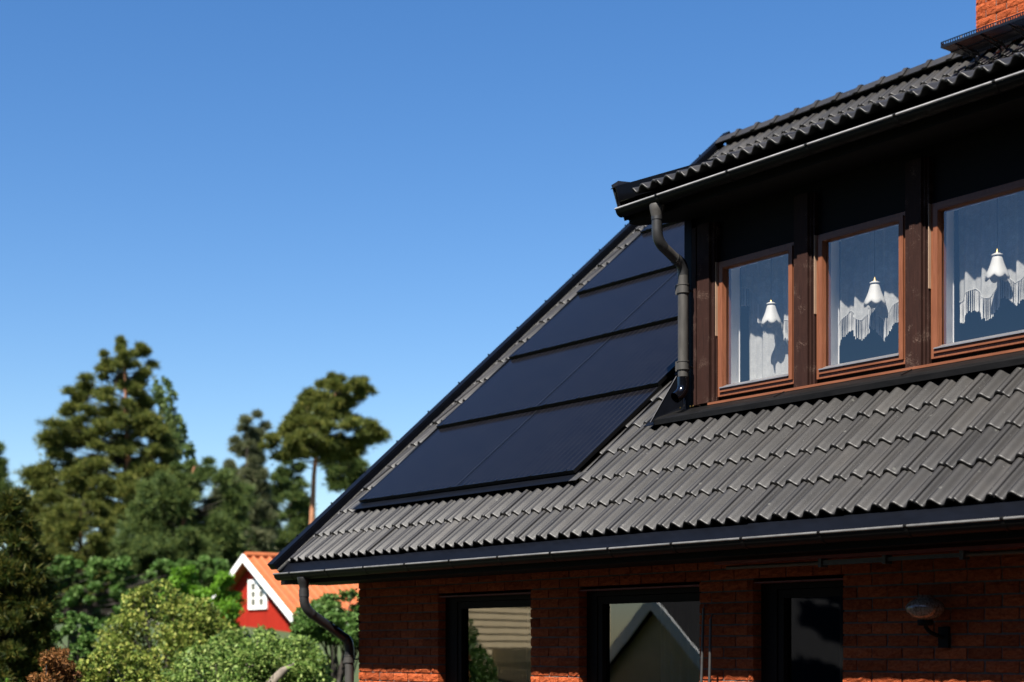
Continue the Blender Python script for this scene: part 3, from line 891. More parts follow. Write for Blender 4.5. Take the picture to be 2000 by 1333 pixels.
def build_pipes():
    # dormer downpipe
    X, Y0, Y1, r = -10.02, 9.055, 9.355, 0.046
    mb = MB()
    mb.tube([(X, Y1, 3.235), (X, Y1, 2.30)], r, 20)
    dp = hp(mb, 'dormer_downpipe', 'pipe', label='faded grey downpipe at the corner of the dormer')
    m = MB()
    vs = []
    m.lathe([(0.062, 3.735), (0.066, 3.725), (0.060, 3.68), (0.044, 3.615), (0.044, 3.60)], X, Y0, 20)
    hp(m, 'outlet', 'pipe', dp)
    path = [(X, Y0, 3.63)] + elbow((X, Y0, 3.52), (X, Y0, 3.43), (X, Y0 + 0.075, 3.385))
    m = MB().tube(path, r, 20)
    m.tube([(X, Y0, 3.605), (X, Y0, 3.632)], r + 0.004, 20)
    hp(m, 'upper_bend', 'bend', dp)
    a = Vector((X, Y0 + 0.070, 3.388)); b = Vector((X, Y1 - 0.085, 3.305))
    m = MB().tube([a, b], r - 0.002, 20)
    hp(m, 'swan_neck', 'pipe', dp)
    path = [b] + elbow((X, Y1 - 0.085, 3.305), (X, Y1, 3.29), (X, Y1, 3.18))
    m = MB().tube([b - Vector((0, .012, -.004)), b + Vector((0, .004, -.0012))], r + 0.003, 20)
    m.tube(path, r + 0.001, 20)
    hp(m, 'lower_bend', 'pipe_dark', dp)
    collar(X, Y1, 3.03, r, dp, 'pipe')
    collar(X, Y1, 2.375, r, dp, 'pipe')
    path = [(X, Y1, 2.31)] + elbow((X, Y1, 2.24), (X, Y1, 2.17), (X - 0.012, Y1 - 0.085, 2.125), n=8)
    m = MB().tube(path, r + 0.003, 20, caps=False)
    m.tube([p if i else p for i, p in enumerate(path)][::-1], r - 0.001, 20, caps=False)
    hp(m, 'shoe', 'pipe_gloss', dp, label='glossy black shoe at the foot of the dormer downpipe')
    # corner downpipe
    X, Y0, Y1 = -14.27, 8.062, 8.60
    m = MB().tube([(X, Y1, 0.02), (X, Y1, -1.55)], 0.047, 20)
    cp = hp(m, 'corner_downpipe', 'pipe', label='dark grey downpipe at the left brick corner')
    m = MB().lathe([(0.070, 0.712), (0.072, 0.700), (0.060, 0.655), (0.047, 0.61), (0.047, 0.60)], X, Y0, 20)
    hp(m, 'outlet', 'pipe_dark', cp)
    path = [(X, Y0, 0.60)] + elbow((X, Y0, 0.50), (X, Y0, 0.40), (X, Y0 + 0.09, 0.34))
    m = MB().tube(path, 0.049, 20); m.tube([(X, Y0, 0.515), (X, Y0, 0.58)], 0.053, 20)
    hp(m, 'upper_bend', 'bend', cp)
    a = Vector((X, Y0 + 0.085, 0.343)); b = Vector((X, Y1 - 0.06, 0.10))
    m = MB().tube([a, b], 0.046, 20); m.tube([a, a + (b - a) * 0.04], 0.052, 20)
    hp(m, 'swan_neck', 'pipe_dark', cp)
    m = MB().tube([b] + elbow(b, (X, Y1, 0.07), (X, Y1, -0.05)) + [(X, Y1, -0.10)], 0.050, 20)
    hp(m, 'lower_bend', 'pipe_dark', cp)
    collar(X, Y1, -0.155, 0.047, cp, 'pipe')
    # moss and creeper tips along the pipe and the brick corner
    mb = MB()
    r_ = random.Random(5)
    for i in range(420):
        if i % 2:
            p = a + (b - a) * r_.uniform(0.3, 1.1) + Vector((r_.uniform(-.055, .03), 0, r_.uniform(0.02, 0.062)))
        else:
            p = Vector((HX0 + r_.uniform(-.03, .03), WY + r_.uniform(-0.02, .05), r_.uniform(-0.02, 0.60)))
        s = r_.uniform(0.010, 0.022)
        q = [Vector((r_.uniform(-1, 1), r_.uniform(-1, 1), r_.uniform(-1, 1))) * s for _ in range(3)]
        mb.add([p + q[0], p + q[1], p + q[2]], [(0, 1, 2)])
    o = mb.build('creeper', M['moss'], None, (0, 0, 0), 'stuff')
    tag(o, 'small dark creeper leaves on the corner downpipe and brick edge', 'creeper')
build_pipes()

# ------------------------------------------------------------------ dormer front
FY = 9.49                                   # face of the window frames
WIN = [(-9.735, -8.845), (-8.625, -7.728), (-7.510, -6.613)]
WZ0, WZ1 = 2.115, 3.252
def build_dormer_front():
    # dark cladding behind and above
    mb = MB()
    xs = [-10.04] + [v for w in WIN for v in w] + [DX1]
    for a, b in zip(xs[0::2], xs[1::2]):
        mb.box(a, b, 9.515, 9.60, 2.04, 3.70)
    for a, b in WIN:
        mb.box(a, b, 9.516, 9.599, WZ1, 3.699)
        mb.box(a, b, 9.516, 9.599, 2.04, WZ0)
    front = hp(mb, 'dormer_wall', 'soffit', label='brown painted dormer front between the windows')
    # boards: (x0, x1, front y)
    boards = [(-10.035, -9.985, 9.468), (-9.965, -9.945, 9.478), (-9.935, -9.79, 9.435), (-9.785, -9.752, 9.462), (-9.750, -9.738, 9.480)]
    gaps = [(WIN[0][1], WIN[1][0]), (WIN[1][1], WIN[2][0]), (WIN[2][1], WIN[2][1] + 0.22)]
    for a, b in gaps:
        c = (a + b) / 2
        boards += [(a + 0.008, a + 0.055, 9.452), (a + 0.057, b - 0.052, 9.437), (b - 0.050, b - 0.030, 9.458), (b - 0.028, b - 0.006, 9.472)]
    x = WIN[2][1] + 0.225
    while x < DX1 - 0.2:
        boards.append((x, x + 0.135, 9.46)); x += 0.14
    for a, b, y in boards:
        z0 = 2.072 + random.uniform(-0.006, 0.004)
        m = MB().box(a, b, y, 9.514, z0, 3.60)
        hp(m, 'cladding_board', 'brown', front)
    # corner trim
    m = MB().box(-10.135, -10.04, 9.475, 9.60, 2.0, 3.70)
    hp(m, 'corner_trim', 'navy', front)
    m = MB().box(-9.80, WIN[2][1] + 0.02, 9.428, 9.50, 2.050, 2.069)
    hp(m, 'sill_board', 'wood_h', front)
    for i, (a, b) in enumerate(WIN):
        # outer frame
        fw = 0.026
        m = MB()
        m.box(a, a + fw, FY - 0.004, 9.60, WZ0, WZ1); m.box(b - fw, b, FY - 0.004, 9.60, WZ0, WZ1)
        m.box(a + fw, b - fw, FY - 0.003, 9.60, WZ1 - fw, WZ1); m.box(a + fw, b - fw, FY - 0.003, 9.60, WZ0, WZ0 + 0.030)
        w = hp(m, 'window', 'wood', label=['reddish brown window nearest the dormer corner', 'reddish brown middle dormer window', 'reddish brown dormer window at the right edge'][i])
        # sash with bevelled inner bead
        s0, s1, z0, z1 = a + fw + 0.004, b - fw - 0.004, WZ0 + 0.034, WZ1 - fw - 0.004
        sw = 0.038; sr = 0.027
        for nm, q in (('stile', (s0, s0 + sw, z0, z1)), ('stile', (s1 - sw, s1, z0, z1)), ('rail', (s0 + sw, s1 - sw, z1 - sr, z1)), ('rail', (s0 + sw, s1 - sw, z0, z0 + sr))):
            m = MB().box(q[0], q[1], FY - 0.018, 9.575, q[2], q[3])
            hp(m, nm, 'wood' if nm == 'stile' else 'wood_h', w)
        g0, g1, h0, h1 = s0 + sw, s1 - sw, z0 + sr, z1 - sr
        m = MB()
        d = 0.010
        for pts in ([(g0, FY - 0.016, h0), (g0 + d, FY + 0.018, h0 + d), (g0 + d, FY + 0.018, h1 - d), (g0, FY - 0.016, h1)],
                    [(g1, FY - 0.016, h1), (g1 - d, FY + 0.018, h1 - d), (g1 - d, FY + 0.018, h0 + d), (g1, FY - 0.016, h0)],
                    [(g0, FY - 0.016, h1), (g0 + d, FY + 0.018, h1 - d), (g1 - d, FY + 0.018, h1 - d), (g1, FY - 0.016, h1)]):
            m.poly(pts, 0.003)
        hp(m, 'glazing_bead', 'wood', w)
        m = MB().prism_x([(FY - 0.030, h0 + 0.004), (FY - 0.028, h0 + 0.012), (FY + 0.018, h0 + 0.034), (FY + 0.018, h0 + 0.001)], g0 - 0.028, g1 + 0.004)
        hp(m, 'drip_strip', 'alu', w)
        m = MB().box(g0 + 0.004, g1 - 0.004, FY + 0.020, FY + 0.024, h0 + 0.004, h1 - 0.004)
        hp(m, 'pane', 'glass', w)
        m = MB().box(a - 0.0055, a - 0.001, 9.462, FY, WZ1 - 0.62, WZ1 + 0.002)
        hp(m, 'sealing_strip', 'strip', w)
        # inner lining of the opening
        m = MB(); m.box(a - 0.012, a + 0.010, 9.601, 9.74, WZ0, WZ1); m.box(b - 0.010, b + 0.012, 9.601, 9.74, WZ0, WZ1)
        m.box(a - 0.012, b + 0.012, 9.601, 9.78, WZ0 - 0.03, WZ0); m.box(a + .01, b - .01, 9.601, 9.74, WZ1 - .01, WZ1 + 0.02)
        hp(m, 'lining', 'wpaint', w)
    # room
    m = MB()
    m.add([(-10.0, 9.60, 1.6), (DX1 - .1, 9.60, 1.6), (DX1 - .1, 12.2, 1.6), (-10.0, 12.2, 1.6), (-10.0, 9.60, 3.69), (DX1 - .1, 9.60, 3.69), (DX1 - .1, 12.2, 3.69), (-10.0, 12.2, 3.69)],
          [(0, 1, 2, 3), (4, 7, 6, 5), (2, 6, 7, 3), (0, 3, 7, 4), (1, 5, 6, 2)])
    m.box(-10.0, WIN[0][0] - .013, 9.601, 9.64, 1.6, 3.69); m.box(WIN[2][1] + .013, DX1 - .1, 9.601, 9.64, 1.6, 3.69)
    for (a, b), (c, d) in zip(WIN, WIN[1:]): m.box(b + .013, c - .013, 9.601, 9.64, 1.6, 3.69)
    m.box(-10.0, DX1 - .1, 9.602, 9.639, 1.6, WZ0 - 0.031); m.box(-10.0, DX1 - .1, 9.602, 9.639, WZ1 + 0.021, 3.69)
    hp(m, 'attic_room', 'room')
    # apron flashing below the windows
    lo = RP(0, 1.515, 0.020); mid = RP(0, 1.53, 0.048)
    prof = [(9.51, 2.058), (9.428, 2.046), (mid.y + 0.02, mid.z + 0.022), (mid.y, mid.z), (lo.y - 0.006, lo.z - 0.012), (lo.y + 0.03, lo.z - 0.006), (9.44, 2.02), (9.51, 2.02)]
    m = MB().prism_x(prof, -10.33, DX1)
    ap = hp(m, 'apron_flashing', 'flash', label='folded black metal flashing under the dormer windows')
    for x in (-8.92, -7.64):
        a, b = Vector((x, 9.43, 2.050)), Vector((x - 0.0, mid.y + 0.018, mid.z + 0.027))
        m = MB().hexa([a + Vector((-.006, 0, 0)), a + Vector((.006, 0, 0)), b + Vector((.006, 0, 0)), b + Vector((-.006, 0, 0)), a + Vector((-.006, 0, .005)), a + Vector((.006, 0, .005)), b + Vector((.006, 0, .005)), b + Vector((-.006, 0, .005))])
        hp(m, 'seam', 'flash', ap)
    # corner fin and soaker left of the dormer
    m = MB()
    B = RP(-10.34, 1.50, 0.045); A = Vector((-10.150, 9.40, 2.335)); Cc = Vector((-10.140, 9.474, 2.06)); A2 = Vector((-10.142, 9.474, 2.38))
    m.poly([B, Cc, A2, A], 0.004)
    m.poly([RP(-10.44, 1.49, 0.022), RP(-10.325, 1.49, 0.022), RP(-10.135, 1.78, 0.022), RP(-10.135, 2.6, 0.022), RP(-10.20, 2.6, 0.022)], 0.004)
    hp(m, 'corner_flashing', 'navy', ap)
    m = MB().tube([B + Vector((0, -.003, .004)), A + Vector((0, -.003, .004))], 0.004, 6)
    hp(m, 'folded_edge', 'alu', ap)
    for x in (-10.02, -9.90, -9.865):
        p = RP(x, 1.60, 0.075 if x > -9.95 else 0.08)
        hp(MB().tube([p, p + Vector((0.006, -0.004, 0.008))], 0.006, 6), 'pebble', 'brass', ap)
build_dormer_front()

# ------------------------------------------------------------------ downstairs windows, soffit trim
def build_downstairs():
    labels = ['dark framed window left in the brick wall reflecting siding and leaves', 'dark framed middle window reflecting a white gable', 'dark narrow window beside the wall lamp']
    gl = [(-12.50, -11.30, -0.95), (-10.41, -9.13, -0.95), (-8.31, -7.66, -1.55)]
    for i, ((a, b), (g0, g1, sill)) in enumerate(zip(OPEN, gl)):
        zt = 0.495
        m = MB()
        m.box(a + .002, g0 - 0.062, 8.770, 8.90, sill, zt); m.box(g1 + 0.014, b - .002, 8.770, 8.90, sill, zt)
        m.box(g0 - 0.062, g1 + 0.014, 8.771, 8.90, 0.435, zt); m.box(g0 - 0.062, g1 + 0.014, 8.771, 8.90, sill, sill + 0.05)
        w = hp(m, 'window', 'darkwood', label=labels[i])
        for nm, q in (('stile', (g0 - 0.058, g0, sill + .055, 0.43)), ('stile', (g1, g1 + 0.012, sill + .055, .43)), ('rail', (g0, g1, 0.368, 0.43)), ('rail', (g0, g1, sill + .055, sill + .11))):
            hp(MB().box(q[0], q[1], 8.780, 8.88, q[2], q[3]), nm, 'darkwood', w)
        hp(MB().box(g0, g1, 8.822, 8.827, sill + .11, 0.368), 'pane', 'glass_low', w)
        hp(MB().box(a, b, 8.690, 8.765, 0.480, 0.492), 'drip_cap', 'redline', w)
        # room behind
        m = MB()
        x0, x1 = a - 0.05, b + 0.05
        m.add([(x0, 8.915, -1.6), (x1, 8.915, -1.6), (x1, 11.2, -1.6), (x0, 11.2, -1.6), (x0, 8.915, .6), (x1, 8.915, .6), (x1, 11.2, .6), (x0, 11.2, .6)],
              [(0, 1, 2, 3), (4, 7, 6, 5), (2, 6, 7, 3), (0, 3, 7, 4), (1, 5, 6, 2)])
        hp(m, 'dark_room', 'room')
        # beige curtains
        spans = {0: [(-11.75, -11.36)], 1: [(-9.95, -9.20)], 2: [(-7.95, -7.72)]}[i]
        for c0, c1 in spans:
            n = int((c1 - c0) / 0.012)
            vs, fs = [], []
            for k in range(n + 1):
                x = c0 + (c1 - c0) * k / n
                y = 9.02 + 0.030 * math.sin(x * 58) + 0.012 * math.sin(x * 131 + 1)
                vs += [(x, y, -1.0), (x, y, 0.44)]
            fs = [(2 * k, 2 * k + 2, 2 * k + 3, 2 * k + 1) for k in range(n)]
            mb = MB().add(vs, fs, True)
            o = mb.build('beige_curtain', M['beige_cloth'])
            so = o.modifiers.new('thick', 'SOLIDIFY'); so.thickness = 0.003
            tag(o, ['beige curtain behind the left downstairs window', 'wide beige curtain behind the middle downstairs window', 'narrow beige curtain behind the window next to the lamp'][i], 'curtain', 'beige curtains downstairs')
build_downstairs()

# ------------------------------------------------------------------ solar panels
def build_panels():
    W, H, th = 1.790, 1.335, 0.036
    fr = MB()
    e = 0.011
    fr.box(0, W, 0, e, 0, th); fr.box(0, W, H - e, H, 0, th)
    fr.box(0, e, e, H - e, 0, th); fr.box(W - e, W, e, H - e, 0, th)
    fr.box(e, W - e, e, H - e, 0.0, 0.004)
    fm = fr.mesh('frame', M['frame'])
    gm = MB().box(e + 0.0005, W - e - 0.0005, e + 0.0005, H - e - 0.0005, 0.006, th - 0.0025).mesh('glass', M['panel'])
    cm = MB().box(-0.014, 0.014, -0.006, 0.016, th - 0.01, th + 0.004).mesh('clip', M['frame'])
    rows = ['bottom', 'second lowest', 'middle', 'second highest', 'top']
    for r in range(5):
        for c in range(2):
            s = 0.875 + 1.310 * r
            x = -14.400 + c * 1.797
            p = RP(x, s, 0.052 - th + 0.008)
            t = thing('solar_panel', 'black solar panel in the %s row, %s column' % (rows[r], ('left', 'right')[c]), 'solar panel', p, 'solar panels set into the roof')
            t.rotation_euler = (TH - math.atan(0.040 / 1.31), 0, 0)
            for nm, me in (('frame', fm), ('glass', gm)):
                o = bpy.data.objects.new(nm, me); C.objects.link(o); o.parent = t
            for k in range(4):
                o = bpy.data.objects.new('clip', cm); C.objects.link(o); o.parent = t
                o.location = (0.12 + k * (W - 0.24) / 3, 0.004, 0)
    # flashings round the array
    def sheet(x0, x1, s0, s1, n0, n1, th=0.005):
        return [RP(x0, s0, n0), RP(x1, s0, n0), RP(x1, s1, n1), RP(x0, s1, n1), RP(x0, s0, n0 + th), RP(x1, s0, n0 + th), RP(x1, s1, n1 + th), RP(x0, s1, n1 + th)]
    m = MB().hexa(sheet(-14.43, -10.80, 0.765, 0.93, 0.020, 0.004))
    fl = hp(m, 'panel_apron', 'navy', label='navy metal apron below the lowest solar panels')
    hp(MB().hexa(sheet(-14.50, -14.432, 0.78, 0.93, 0.022, 0.004)), 'lead_corner', 'greybar', fl)
    hp(MB().hexa(sheet(-10.80, -10.70, 0.76, 0.90, 0.022, 0.006)), 'lead_corner', 'greybar', fl)
    m = MB().hexa(sheet(-14.50, -10.70, 0.93, 7.6, -0.090, -0.090))
    m.hexa(sheet(-14.488, -14.480, 0.94, 7.6, -0.08, -0.08, 0.095)); m.hexa(sheet(-10.745, -10.737, 0.94, 7.6, -0.08, -0.08, 0.075))
    hp(m, 'panel_tray', 'black', fl)
build_panels()

# ------------------------------------------------------------------ roof walkway at the chimney
def build_walkway():
    x0, x1, y0, y1, z = -10.90, -8.3, 13.93, 14.30, 6.42
    t = thing('roof_walkway', 'black perforated metal walkway below the chimney', 'walkway', (x0, y1, z - 0.2))
    L = tuple(t.location)
    m = MB()
    m.box(x0, x1, y0, y0 + 0.003, z - 0.002, z + 0.026); m.box(x0, x1, y0, y0 + 0.003, z + 0.052, z + 0.064)
    k = x0
    while k < x1:
        m.box(k, k + 0.013, y0 + 0.0005, y0 + 0.0025, z + 0.026, z + 0.052); k += 0.030
    m.build('front_lip', M['black'], t, L)
    m = MB(); k = x0
    while k < x1:
        m.box(k, k + 0.017, y0 + 0.004, y1, z, z + 0.010); k += 0.030
    m.build('grating', M['black'], t, L, 'stuff')
    m = MB(); m.box(x0, x1, y1, y1 + 0.004, z - 0.03, z + 0.064); m.box(x0, x1, y0 + 0.17, y0 + 0.19, z - 0.012, z - 0.001)
    m.build('rear_rail', M['navy'], t, L)
    m = MB().box(x0, x0 + 0.003, y0 + .004, y1, z + .011, z + 0.06); m.build('end_plate', M['black'], t, L)
    for xb in (-10.72, -10.40, -10.05, -9.7, -9.3):
        m = MB()
        foot = RP(xb, 8.22, 0.03)
        m.tube([(xb, y0 + 0.02, z - 0.004), (xb, y1, z - 0.012)], 0.011, 6)
        a = Vector((xb, y1 - 0.06, z - 0.01))
        for dx in (-0.03, 0.03):
            m.tube([a + Vector((dx, 0, 0)), foot + Vector((dx, 0, 0))], 0.008, 6)
            m.tube([Vector((xb + dx, y0 + 0.1, z - 0.01)), foot + Vector((dx, 0, 0))], 0.008, 6)
        m.build('bracket', M['black'], t, L)
        m = MB()                          # perforated strap hooked on the tiles
        for j in range(9):
            p, q = RP(xb + 0.045, 8.10 + j * 0.035, 0.040), RP(xb + 0.045, 8.115 + j * 0.035, 0.040)
            m.hexa([RP(xb - .05, 8.10 + j * .035, .036), RP(xb + .05, 8.10 + j * .035, .036), RP(xb + .05, 8.118 + j * .035, .036), RP(xb - .05, 8.118 + j * .035, .036),
                    RP(xb - .05, 8.10 + j * .035, .041), RP(xb + .05, 8.10 + j * .035, .041), RP(xb + .05, 8.118 + j * .035, .041), RP(xb - .05, 8.118 + j * .035, .041)])
        for dx in (-.05, -.005, .04):
            m.hexa([RP(xb + dx, 8.09, .0365), RP(xb + dx + .012, 8.09, .0365), RP(xb + dx + .012, 8.42, .0365), RP(xb + dx, 8.42, .0365),
                    RP(xb + dx, 8.09, .0405), RP(xb + dx + .012, 8.09, .0405), RP(xb + dx + .012, 8.42, .0405), RP(xb + dx, 8.42, .0405)])
        m.build('perforated_strap', M['black'], t, L)
        m = MB().tube([RP(xb, 8.2, 0.042), RP(xb, 8.2, 0.056)], 0.012, 6); m.build('bolt', M['alu'], t, L)
    for xb in (-10.63, -10.2, -9.7):
        m = MB().tube([(xb, y0 - 0.006, z + 0.039), (xb, y0, z + 0.039)], 0.011, 8); m.build('bolt', M['alu'], t, L)
    # smooth sheet saddle on the ridge behind the walkway
    m = MB()
    rz = RP(0, RIDGE_S).z + 0.062
    m.poly([(-11.06, 14.40, rz - 0.115), (-8.3, 14.40, rz - 0.115), (-8.3, 14.58, rz + .012), (-10.95, 14.58, rz + .012)], 0.004)
    hp(m, 'chimney_saddle', 'navy')
build_walkway()

# ------------------------------------------------------------------ things inside the dormer windows
def lace_strip(name, x0, x1, y, ztop, hem, label, group, fringe=True, amp=0.022, fl=0.155):
    t = thing(name, label, 'curtain', ((x0 + x1) / 2, y, ztop), group)
    L = tuple(t.location)
    n = max(8, int((x1 - x0) / 0.008)); nz = 8
    vs = []
    def fold(x): return y + amp * math.sin(x * 41 + x0) + amp * 0.5 * math.sin(x * 87 + 2 * x0)
    for k in range(n + 1):
        x = x0 + (x1 - x0) * k / n
        hz = hem(x)
        for j in range(nz + 1):
            f = j / nz
            vs.append((x, fold(x) * (0.25 + 0.75 * f) + y * (0.75 - 0.75 * f), ztop + (hz - ztop) * f))
    fs = [(k * (nz + 1) + j, (k + 1) * (nz + 1) + j, (k + 1) * (nz + 1) + j + 1, k * (nz + 1) + j + 1) for k in range(n) for j in range(nz)]
    MB().add(vs, fs, True).build('lace', M['lace'], t, L)
    if fringe:
        m = MB(); r_ = random.Random(int(abs(x0) * 100))
        b = MB()
        x = x0 + 0.002
        while x < x1:
            hz = hem(x); yy = fold(x)
            dl = fl + r_.uniform(-0.008, 0.012)
            sw = r_.uniform(-0.003, 0.003)
            m.add([(x, yy, hz + 0.004), (x + 0.0065, yy - .0012, hz + 0.004), (x + 0.0060 + sw, yy, hz - dl * .55), (x + 0.0072 + sw, yy - .001, hz - dl), (x + sw - .001, yy, hz - dl), (x + 0.0005 + sw, yy + .001, hz - dl * .55)],
                  [(0, 1, 2, 5), (5, 2, 3, 4)])
            x += 0.0082
        m.build('fringe', M['white'], t, L)
        k = n
        pts = [(x0 + (x1 - x0) * i / 90, fold(x0 + (x1 - x0) * i / 90) - .002, hem(x0 + (x1 - x0) * i / 90)) for i in range(91)]
        MB().tube(pts, 0.0035, 5).build('braid', M['lace'], t, L)
    return t

def pendant(x, y, zb, label):
    """small petal shaped pendant lamp; zb = bottom of its shade"""
    t = thing('pendant_lamp', label, 'lamp', (x, y, zb), 'white pendant lamps in the dormer windows')
    L = tuple(t.location)
    h = 0.165
    def wob(r, z, a):
        f = max(0.0, min(1.0, (zb + h - z) / h))
        k = abs(math.sin(3 * a + 0.5))
        return r * (1 + 0.13 * f * (k - 0.3)), z - 0.030 * f ** 3 * (k - 0.5)
    prof = [(0.024, zb + h), (0.033, zb + h - .012), (0.040, zb + h * .80), (0.048, zb + h * .62), (0.060, zb + h * .42), (0.074, zb + h * .22), (0.081, zb + h * .08), (0.079, zb)]
    prof2 = [(r - 0.004, z) for r, z in prof[::-1]]
    MB().lathe(prof + prof2, x, y, 48, wob).build('shade', M['shade'], t, L)
    rf = MB().lathe([(0.024, zb + h + .012), (0.040, zb + h + .004), (0.036, zb + h - .012), (0.026, zb + h - 0.006)], x, y, 24, lambda r, z, a: (r * (1 + .08 * math.sin(12 * a)), z))
    rf.build('ruffle', M['shade'], t, L)
    MB().lathe([(0.0015, zb + h + .050), (0.006, zb + h + .044), (0.011, zb + h + .030), (0.020, zb + h + .014), (0.022, zb + h + .008)], x, y, 16).build('cap', M['brass'], t, L)
    MB().tube([(x, y, zb + h + 0.045), (x, y, 3.66)], 0.0022, 6).build('cord', M['darkwood'], t, L)

def build_interior():
    YC = 9.72
    # each window: valance with a scalloped, stepped hem
    def hem2(x):   # middle window
        c = (x + 8.02)
        return 2.615 + 0.050 * math.sin(x * 26.5 + 0.6) + 0.03 * math.sin(x * 11) + 0.06 * (x + 8.1)
    def hem3(x):
        return 2.615 + 0.050 * math.sin(x * 25.0 + 2.1) + 0.03 * math.sin(x * 9 + 1) + 0.03 * (x + 7)
    def hem1(x):
        return 2.60 + 0.75 * max(0.0, -(x + 9.05)) + 0.03 * math.sin(x * 26)
    lace_strip('lace_valance', -9.70, -8.86, YC, 3.30, hem1, 'white lace valance with fringe in the window at the dormer corner', 'lace valances in the dormer')
    lace_strip('lace_valance', -8.58, -7.66, YC, 3.30, hem2, 'white lace valance with scalloped fringe in the middle dormer window', 'lace valances in the dormer')
    lace_strip('lace_valance', -7.45, -6.40, YC, 3.30, hem3, 'white lace valance with scalloped fringe in the right dormer window', 'lace valances in the dormer')
    lace_strip('lace_curtain', -9.66, -9.16, YC + 0.055, 3.30, lambda x: 1.9, 'long white lace curtain hanging down the window at the dormer corner', None, fringe=False, amp=0.020)
    pendant(-9.25, 9.625, 2.672, 'white petal shade pendant lamp in the window at the dormer corner')
    pendant(-8.155, 9.625, 2.645, 'white petal shade pendant lamp in the middle dormer window')
    pendant(-7.035, 9.625, 2.640, 'white petal shade pendant lamp in the right dormer window')
build_interior()

# ------------------------------------------------------------------ wall lamp, awning, poles
def build_wall_things():
    x, y, z = -6.80, 8.53, 0.255
    t = thing('wall_lamp', 'mottled glass globe lamp on a black bracket on the brick wall', 'lamp', (x, WY, z - 0.2))
    L = tuple(t.location)
    m, nt, b = new_mat('mottled_lamp_glass')
    tc = N(nt, 'ShaderNodeTexCoord'); nz = N(nt, 'ShaderNodeTexNoise', Scale=110.0, Detail=5.0, Distortion=1.0)
    mp = N(nt, 'ShaderNodeMapping'); mp.inputs['Scale'].default_value = (1, 1, 0.35)
    nt.links.new(tc.outputs['Object'], mp.inputs['Vector']); nt.links.new(mp.outputs[0], nz.inputs['Vector'])
    nt.links.new(ramp(nt, nz.outputs['Fac'], [(0.40, (0.07, 0.04, 0.022)), (0.60, (0.22, 0.16, 0.115))]), b.inputs['Base Color'])
    b.inputs['Roughness'].default_value = 0.12
    prof = [(0.0, z - 0.078), (0.045, z - 0.076), (0.095, z - 0.052), (0.128, z - 0.015), (0.130, z + 0.012), (0.110, z + 0.042), (0.075, z + 0.062), (0.052, z + 0.070), (0.050, z + 0.090), (0.0, z + 0.092)]
    MB().lathe(prof, x, y, 32).build('globe', m, t, L)
    MB().lathe([(0.0, z - 0.115), (0.050, z - 0.112), (0.054, z - 0.085), (0.046, z - 0.070)], x, y, 20).build('holder', M['soffit'], t, L)
    q = MB().tube(elbow((x, y, z - 0.11), (x + 0.01, y + 0.01, z - 0.17), (x + 0.05, WY - 0.01, z - 0.19)), 0.014, 10)
    q.build('arm', M['soffit'], t, L)
    MB().box(x + 0.01, x + 0.09, WY - 0.030, WY - 0.004, z - 0.26, z - 0.12).build('wall_plate', M['soffit'], t, L)
    # folded awning under the eaves
    t = thing('awning', 'folded awning with red edge under the eaves', 'awning', (-6.8, 8.5, 0.55))
    L = tuple(t.location)
    MB().box(-8.66, -3.2, 8.40, 8.50, 0.618, 0.640).build('cover', M['redline'], t, L)
    MB().tube([(-8.56, 8.44, 0.592), (-7.62, 8.44, 0.590)], 0.016, 10).build('front_tube', M['ochre'], t, L)
    MB().box(-7.62, -7.05, 8.42, 8.47, 0.572, 0.606).build('arm_housing', M['greybar'], t, L)
    MB().box(-7.06, -6.42, 8.425, 8.465, 0.578, 0.604).build('folding_arm', M['greybar'], t, L)
    MB().tube([(-6.42, 8.44, 0.592), (-3.3, 8.44, 0.588)], 0.016, 10).build('front_tube', M['ochre'], t, L)
    for xx in (-7.62, -7.05, -6.42): MB().box(xx - .015, xx + .015, 8.41, 8.48, 0.56, 0.618).build('joint', M['greybar'], t, L)
    # two poles in front of the brick pier
    for i, (xb, xt, top) in enumerate(((-8.98, -8.94, 0.30), (-8.88, -8.86, 0.22))):
        m = MB().tube([(xb, 8.52, -1.62), (xt, 8.56, top)], 0.011, 8)
        o = m.build('awning_pole', M['greybar'], None, (0, 0, 0))
        MB().tube([(xt, 8.56, top), (xt, 8.575, top + .03), (xt, 8.595, top + 0.01)], 0.005, 6).build('hook', M['greybar'], o)
        tag(o, ['taller thin grey pole in front of the brick pier', 'shorter thin grey pole nearer the narrow window'][i], 'pole', 'poles by the brick pier')
build_wall_things()

